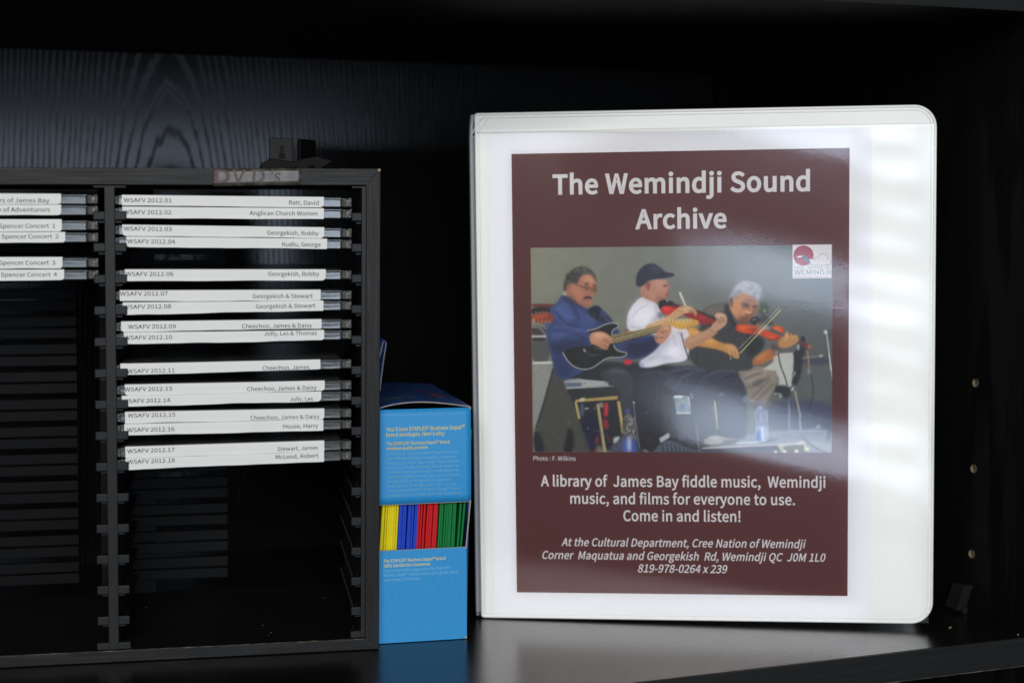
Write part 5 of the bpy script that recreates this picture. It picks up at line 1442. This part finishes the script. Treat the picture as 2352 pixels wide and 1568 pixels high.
# right bottle
fill('D', [(1078, 810), (1098, 740), (1140, 690), (1192, 690), (1235, 740), (1258, 810), (1240, 900), (1268, 935), (1268, 1130), (1180, 1155), (1100, 1135), (1086, 935), (1102, 900)], '7c8098', 1.6, .9, True, .1)
fill('D', [(1110, 790), (1150, 740), (1160, 890), (1115, 890)], '5c6078', 4, .7)
for p_ in ([(1082, 800), (1100, 740), (1140, 690)], [(1235, 740), (1256, 810), (1242, 890)], [(1165, 760), (1160, 880)]): stroke('D', p_, 9, 'c9ccd8', 1.5, .8)
fill('D', [(1088, 940), (1268, 935), (1268, 1130), (1180, 1155), (1100, 1135)], 'a4a8b8', 2, .8)
fill('D', [(1095, 1010), (1160, 980), (1175, 1145), (1102, 1130)], '35649c', 4, .95)
fill('D', [(1165, 950), (1195, 950), (1205, 1140), (1180, 1145)], 'd0dcf0', 2.5, .95)
fill('D', [(1118, 625), (1185, 625), (1185, 672), (1118, 672)], '5c5484', 3, .8)
fill('D', [(1130, 680), (1190, 680), (1180, 715), (1140, 715)], 'c4c8dc', 3, .8)

# a last pass of small strokes: hair, faces, cloth, gear
def hairs(c, box, n, dx, dy, w, cols, soft=.7, alpha=.6):
    x0, x1, y0, y1 = box
    for k in range(n):
        x, y = x0 + (x1 - x0) * rng.rand(), y0 + (y1 - y0) * rng.rand()
        f = .6 + .8 * rng.rand()
        stroke(c, [(x, y), (x + dx * f * .5 + rng.rand() * 4 - 2, y + dy * f * .5), (x + dx * f, y + dy * f)], w, cols[int(rng.rand() * len(cols))], soft, alpha)


hairs('E', (1575, 1690, 285, 355), 60, 30, 16, 5, ['b8b8be', '85848b', 'a3a2a9', 'c0c0c6', '757479'])
hairs('E', (1540, 1590, 330, 385), 24, 8, 26, 5, ['b4b3b8', '86838a', '706e74'])
hairs('E', (1680, 1745, 310, 385), 34, 12, 28, 5, ['a4a5ad', '7c7e88', 'bcbcc4', '6a6b75'])
hairs('E', (272, 322, 195, 275), 40, 6, 18, 5, ['2c2a2a', '5d5a56', '3a3735'])
hairs('E', (325, 455, 160, 190), 46, 18, 6, 5, ['3a3836', '6f6b66', '86827b', '2f2d2c'])
hairs('E', (468, 490, 195, 235), 14, 6, 16, 4, ['3a3836', '57534e'])
# third man: face planes
fill('E', [(1545, 420), (1600, 395), (1640, 400), (1620, 470), (1580, 520), (1550, 480)], 'c58a5a', 5, .7)
fill('E', [(1640, 395), (1735, 410), (1740, 440), (1660, 430), (1620, 430)], '8d6458', 4, .6)
stroke('E', [(1608, 440), (1640, 442), (1668, 452)], 9, '3a2a26', 2)
stroke('E', [(1692, 460), (1715, 456), (1732, 458)], 8, '3a2a26', 2)
stroke('E', [(1615, 462), (1650, 470)], 9, '3c2a26', 2, .8)
stroke('E', [(1655, 450), (1672, 480), (1668, 505)], 8, '6c4030', 1.8, .8)
fill('E', [(1640, 500), (1662, 488), (1688, 500), (1680, 518), (1650, 516)], 'd69c70', 2, .9)
stroke('E', [(1640, 520), (1668, 526), (1690, 518)], 8, '5c352a', 1.6, .8)
stroke('E', [(1605, 538), (1640, 545), (1672, 540)], 7, '4a2c28', 1.6, .85)
stroke('E', [(1590, 515), (1605, 545), (1640, 570)], 8, '8a5a40', 3, .7)
fill('E', [(1560, 545), (1620, 570), (1690, 560), (1660, 590), (1590, 585)], '4a3530', 4, .7)
fill('E', [(1520, 395), (1540, 385), (1548, 450), (1535, 470), (1520, 430)], '2e2a2c', 3, .7)
# guitarist: face planes
fill('E', [(405, 215), (470, 205), (500, 240), (495, 285), (430, 275)], 'cf9a7c', 5, .55)
fill('E', [(360, 330), (410, 330), (425, 380), (390, 410), (350, 380)], 'b07c62', 5, .6)
stroke('E', [(420, 285), (450, 280)], 9, '3c2e2a', 1.6, .9)
stroke('E', [(480, 298), (508, 300)], 8, '3c2e2a', 1.6, .9)
stroke('E', [(455, 300), (470, 345), (455, 362)], 8, '8a5844', 2, .8)
fill('A', [(680, 690), (740, 655), (812, 680), (815, 790), (760, 800), (700, 770)], 'ad7a64', 4, .9)
fill('E', [(404, 392), (424, 376), (448, 372), (470, 382), (472, 394), (446, 391), (418, 398)], '382c28', 2, .95)
stroke('E', [(425, 408), (455, 410)], 6, '9a5850', 1.5, .9)
stroke('E', [(340, 280), (395, 300), (450, 310), (515, 325)], 4, '5a5250', .8, .9)
fill('E', [(300, 270), (330, 275), (345, 330), (320, 345), (300, 310)], 'b5806a', 3, .6)
stroke('E', [(385, 425), (420, 450), (455, 445)], 10, '7a4c3c', 3, .7)
# second man: face edge, ear, glasses arm
stroke('E', [(1045, 270), (1068, 300), (1052, 330), (1060, 355), (1030, 400)], 7, '8a5848', 1.6, .8)
stroke('E', [(885, 285), (905, 275), (915, 310), (895, 335)], 8, '7c4a40', 1.6, .8)
stroke('E', [(1020, 300), (1048, 296)], 8, '4c342e', 1.6, .85)
stroke('E', [(1030, 370), (1052, 366)], 6, '84443c', 1.4, .85)
hairs('E', (820, 1010, 150, 250), 60, 20, 12, 4, ['3d4058', '1d1f30', '555970'], .8, .5)
stroke('E', [(1000, 205), (1060, 215), (1100, 222)], 10, '1c1e2e', 1.4, .9)
# cloth folds
for a in ([(180, 480), (240, 560), (330, 600)], [(150, 640), (280, 640), (420, 690)], [(230, 700), (330, 720), (440, 700)], [(300, 420), (360, 500), (380, 580)], [(780, 700), (860, 720), (980, 690)], [(800, 790), (900, 770), (960, 730)]):
    stroke('E', a, 9, '1e2748', 2.2, .7)
for a in ([(200, 450), (270, 520), (350, 540)], [(170, 600), (300, 610), (420, 640)], [(430, 520), (480, 560)], [(560, 520), (610, 580)]):
    stroke('E', a, 9, '6b7cb2', 2.2, .6)
for a in ([(780, 540), (820, 480), (900, 440)], [(760, 600), (850, 620)], [(880, 860), (980, 830), (1080, 840)], [(1000, 760), (1080, 700)], [(1080, 640), (1120, 760)]):
    stroke('E', a, 9, '9d9ca8', 2.5, .6)
for a in ([(1070, 950), (1180, 925), (1300, 930)], [(1150, 1000), (1250, 950), (1330, 930)], [(1100, 1080), (1160, 1000)], [(1350, 980), (1450, 940), (1560, 935)], [(1280, 1100), (1330, 1020)]):
    stroke('E', a, 8, '61647a', 2.2, .7)
for a in ([(1090, 970), (1200, 945)], [(1330, 960), (1420, 925)], [(1480, 1000), (1600, 970)], [(1250, 1060), (1290, 980)]):
    stroke('E', a, 8, '23252f', 2.2, .8)
for a in ([(590, 960), (660, 940), (740, 960)], [(620, 1020), (700, 1000)], [(850, 980), (940, 950), (1020, 960)]):
    stroke('E', a, 9, '5a5b62', 3, .6)
for k in range(7):
    x = 1330 + k * 13
    stroke('E', [(x + 20, 460), (x - 14, 540)], 3, '8f897e' if k % 2 else '3e3c3a', .8, .55, False)
# fingers
for a in ([(1010, 620), (1040, 600), (1075, 610)], [(1000, 650), (1040, 640)], [(985, 690), (1020, 690)], [(560, 700), (600, 730)], [(560, 740), (590, 770)], [(1430, 540), (1450, 580)], [(1455, 530), (1475, 570)], [(1200, 480), (1240, 490), (1265, 530)]):
    stroke('E', a, 6, '6b4636', 1.4, .7)
for a in ([(1020, 610), (1060, 595)], [(500, 660), (560, 665), (600, 690)], [(1420, 525), (1470, 525)], [(1180, 470), (1230, 475)]):
    stroke('E', a, 8, 'e2bd9c', 2, .6)
# strings, pick-ups, shine
stroke('E', [(640, 705), (1000, 605)], 3, 'd8cfae', .6, .7, False)
stroke('E', [(640, 690), (1000, 597)], 3, '4a4030', .6, .7, False)
stroke('E', [(430, 800), (470, 830), (520, 815)], 5, '8d8b86', .9, .8)
stroke('E', [(1590, 620), (1680, 610), (1720, 620)], 5, 'f08a4a', 1.4, .7)
stroke('E', [(1600, 655), (1680, 672), (1740, 668)], 5, '5a1d10', 1.2, .8)
stroke('E', [(1790, 700), (1850, 715), (1900, 690)], 5, '5a1d10', 1.2, .8)
stroke('E', [(1000, 470), (1080, 470), (1160, 500)], 6, 'f0604a', 1.6, .6)
ca_ = np.clip((ca_ - .38) * 1.10 + .37, 0, 1)
ca_ *= (1 + .05 * blur(rng.rand(PH, PW).astype(np.float32) - .5, .8)[..., None] * 3)
ca_ = np.clip(ca_, 0, 1)
lin_ = np.where(ca_ <= .04045, ca_ / 12.92, ((ca_ + .055) / 1.055) ** 2.4).astype(np.float32)
# sample onto a fine sheet, one colour per vertex
NX, NY = 440, 300
ix = np.clip((np.arange(NX) / (NX - 1) * (PW - 1)), 0, PW - 1).astype(int)
iy = np.clip((np.arange(NY) / (NY - 1) * (PH - 1)), 0, PH - 1).astype(int)
smp = (lin_[iy][:, ix] + lin_[np.minimum(iy + 1, PH - 1)][:, ix] + lin_[iy][:, np.minimum(ix + 1, PW - 1)] + lin_[np.minimum(iy + 1, PH - 1)][:, np.minimum(ix + 1, PW - 1)]) / 4
PX0, PX1, PZ0, PZ1 = 24.05, 194.5, 96.3, 214.1
vx = np.tile(np.linspace(PX0, PX1, NX), NY)
vz = np.repeat(np.linspace(PZ1, PZ0, NY), NX)
co = np.stack([vx, np.full(NX * NY, -.10), vz], 1) * MM
idx = np.arange(NX * NY).reshape(NY, NX)
fc = np.stack([idx[1:, :-1], idx[1:, 1:], idx[:-1, 1:], idx[:-1, :-1]], -1).reshape(-1, 4)
me = bpy.data.meshes.new("printed_photograph")
me.from_pydata(co.tolist(), [], fc.tolist())
at = me.color_attributes.new("ink", 'FLOAT_COLOR', 'POINT')
at.data.foreach_set("color", np.concatenate([smp.reshape(-1, 3), np.ones((NX * NY, 1), np.float32)], 1).astype(np.float32).ravel())
link("printed_photograph", me, M['print'], pan)

# the small emblem printed over the photograph's corner
EX0, EX1, EZ0, EZ1 = 172.3, 194.0, 195.4, 214.3
em = quad("emblem", [(EX0, EZ0), (EX1, EZ0), (EX1, EZ1), (EX0, EZ1)], M['ink_white'], sheet, -.16)


def E_(px, py):
    return (EX0 + (px - 135) / 1065 * (EX1 - EX0), EZ1 - (py - 390) / 930 * (EZ1 - EZ0))


circ = [E_(432 + 276 * math.cos(a), 690 + 278 * math.sin(a)) for a in lin(0, 2 * math.pi, 49)[:-1]][::-1]
quad("red_disc", circ, M['logo_red'], em, -.2)
quad("bird_wing", [E_(*p) for p in ((240, 740), (270, 712), (340, 690), (410, 690), (418, 712), (360, 738), (290, 752))][::-1], M['ink_white'], em, -.24)
quad("bird_body", [E_(*p) for p in ((400, 690), (440, 650), (480, 690), (540, 750), (590, 800), (620, 870), (650, 922), (600, 915), (560, 880), (500, 840), (440, 800), (420, 740))][::-1], M['logo_blue'], em, -.26)
cp = [(560, 920), (580, 830), (590, 790), (680, 785), (710, 800)]
cloud = [(590, 800), (640, 785), (690, 800), (712, 830), (720, 790), (760, 745), (810, 745), (838, 770), (850, 720), (890, 660), (950, 635), (1020, 650), (1070, 700), (1090, 750), (1085, 795), (1130, 795), (1170, 830), (1185, 870), (1165, 930), (1120, 958), (980, 962), (760, 964), (600, 962), (555, 945), (570, 925), (640, 925)]
quad("cloud", [E_(*p) for p in cloud][::-1], M['ink_white'], em, -.28)
cb = MB()
cb.tube([(E_(*p)[0], -.29, E_(*p)[1]) for p in cloud[3:-2]], .13, 4)
cb.build("cloud_outline", M['grey_ink'], em)
def TE(px0, px1, base, cap_, s, b_, m):
    a = E_(px0, base); c_ = E_(px1, base)
    return (s, a[0], c_[0], a[1], cap_ / 930 * (EZ1 - EZ0), b_, 0)
text("emblem_lettering", [TE(180, 450, 1062, 72, "CREE", .0, 0), TE(555, 940, 1062, 72, "NATION", .0, 0), TE(1040, 1168, 1060, 72, "OF", .0, 0), TE(192, 1168, 1216, 128, "WEMINDJI", .012, 0)], M['grey_ink'], em, -.22)
lm = MB()
for i, (a, b_) in enumerate(((160, 180), (200, 470), (510, 690), (740, 950), (965, 1110), (1135, 1195))):
    p, q = E_(a, 1292), E_(b_, 1270)
    lm.box(p[0], q[0], -.23, -.21, p[1], q[1])
lm.build("small_print", M['logo_pink'], em)

# ------------------------------------------------------------------ dust and chips lying on the rack floor and the shelf
dm = MB()
for i in range(16):
    x, y = random.uniform(-262, -10), random.uniform(8, 95)
    if -150 < x < -130: continue
    s = random.choice([.08, .10, .12, .2])
    z = BB + .32
    dm.prism([(x - s, y - s * .6), (x + s, y - s), (x + s * .7, y + s), (x - s * .5, y + s * .8)], z, z + .12, 'z')
d = dm.build("dust_specks", M['dust'], None)
d.matrix_world = RM
tag(d, "tiny pale dust specks lying on the floor of the disc rack", "dust", None, "stuff")
cf = MB()
for (x, y, s) in ((546, 734, .7), (547.5, 735, .4), (572.8, 708, .6), (170, 735, .2), (330, 718, .2), (120, 722, .2)):
    cf.prism([(x - s, y - s * .4), (x + s * .8, y - s * .6), (x + s, y + s * .3), (x - s * .4, y + s * .6)], .02, .35, 'z')
c = cf.build("chipboard_crumbs", M['chip'], None)
tag(c, "pale chipboard crumbs lying on the shelf near its right corner", "crumbs", None, "stuff")
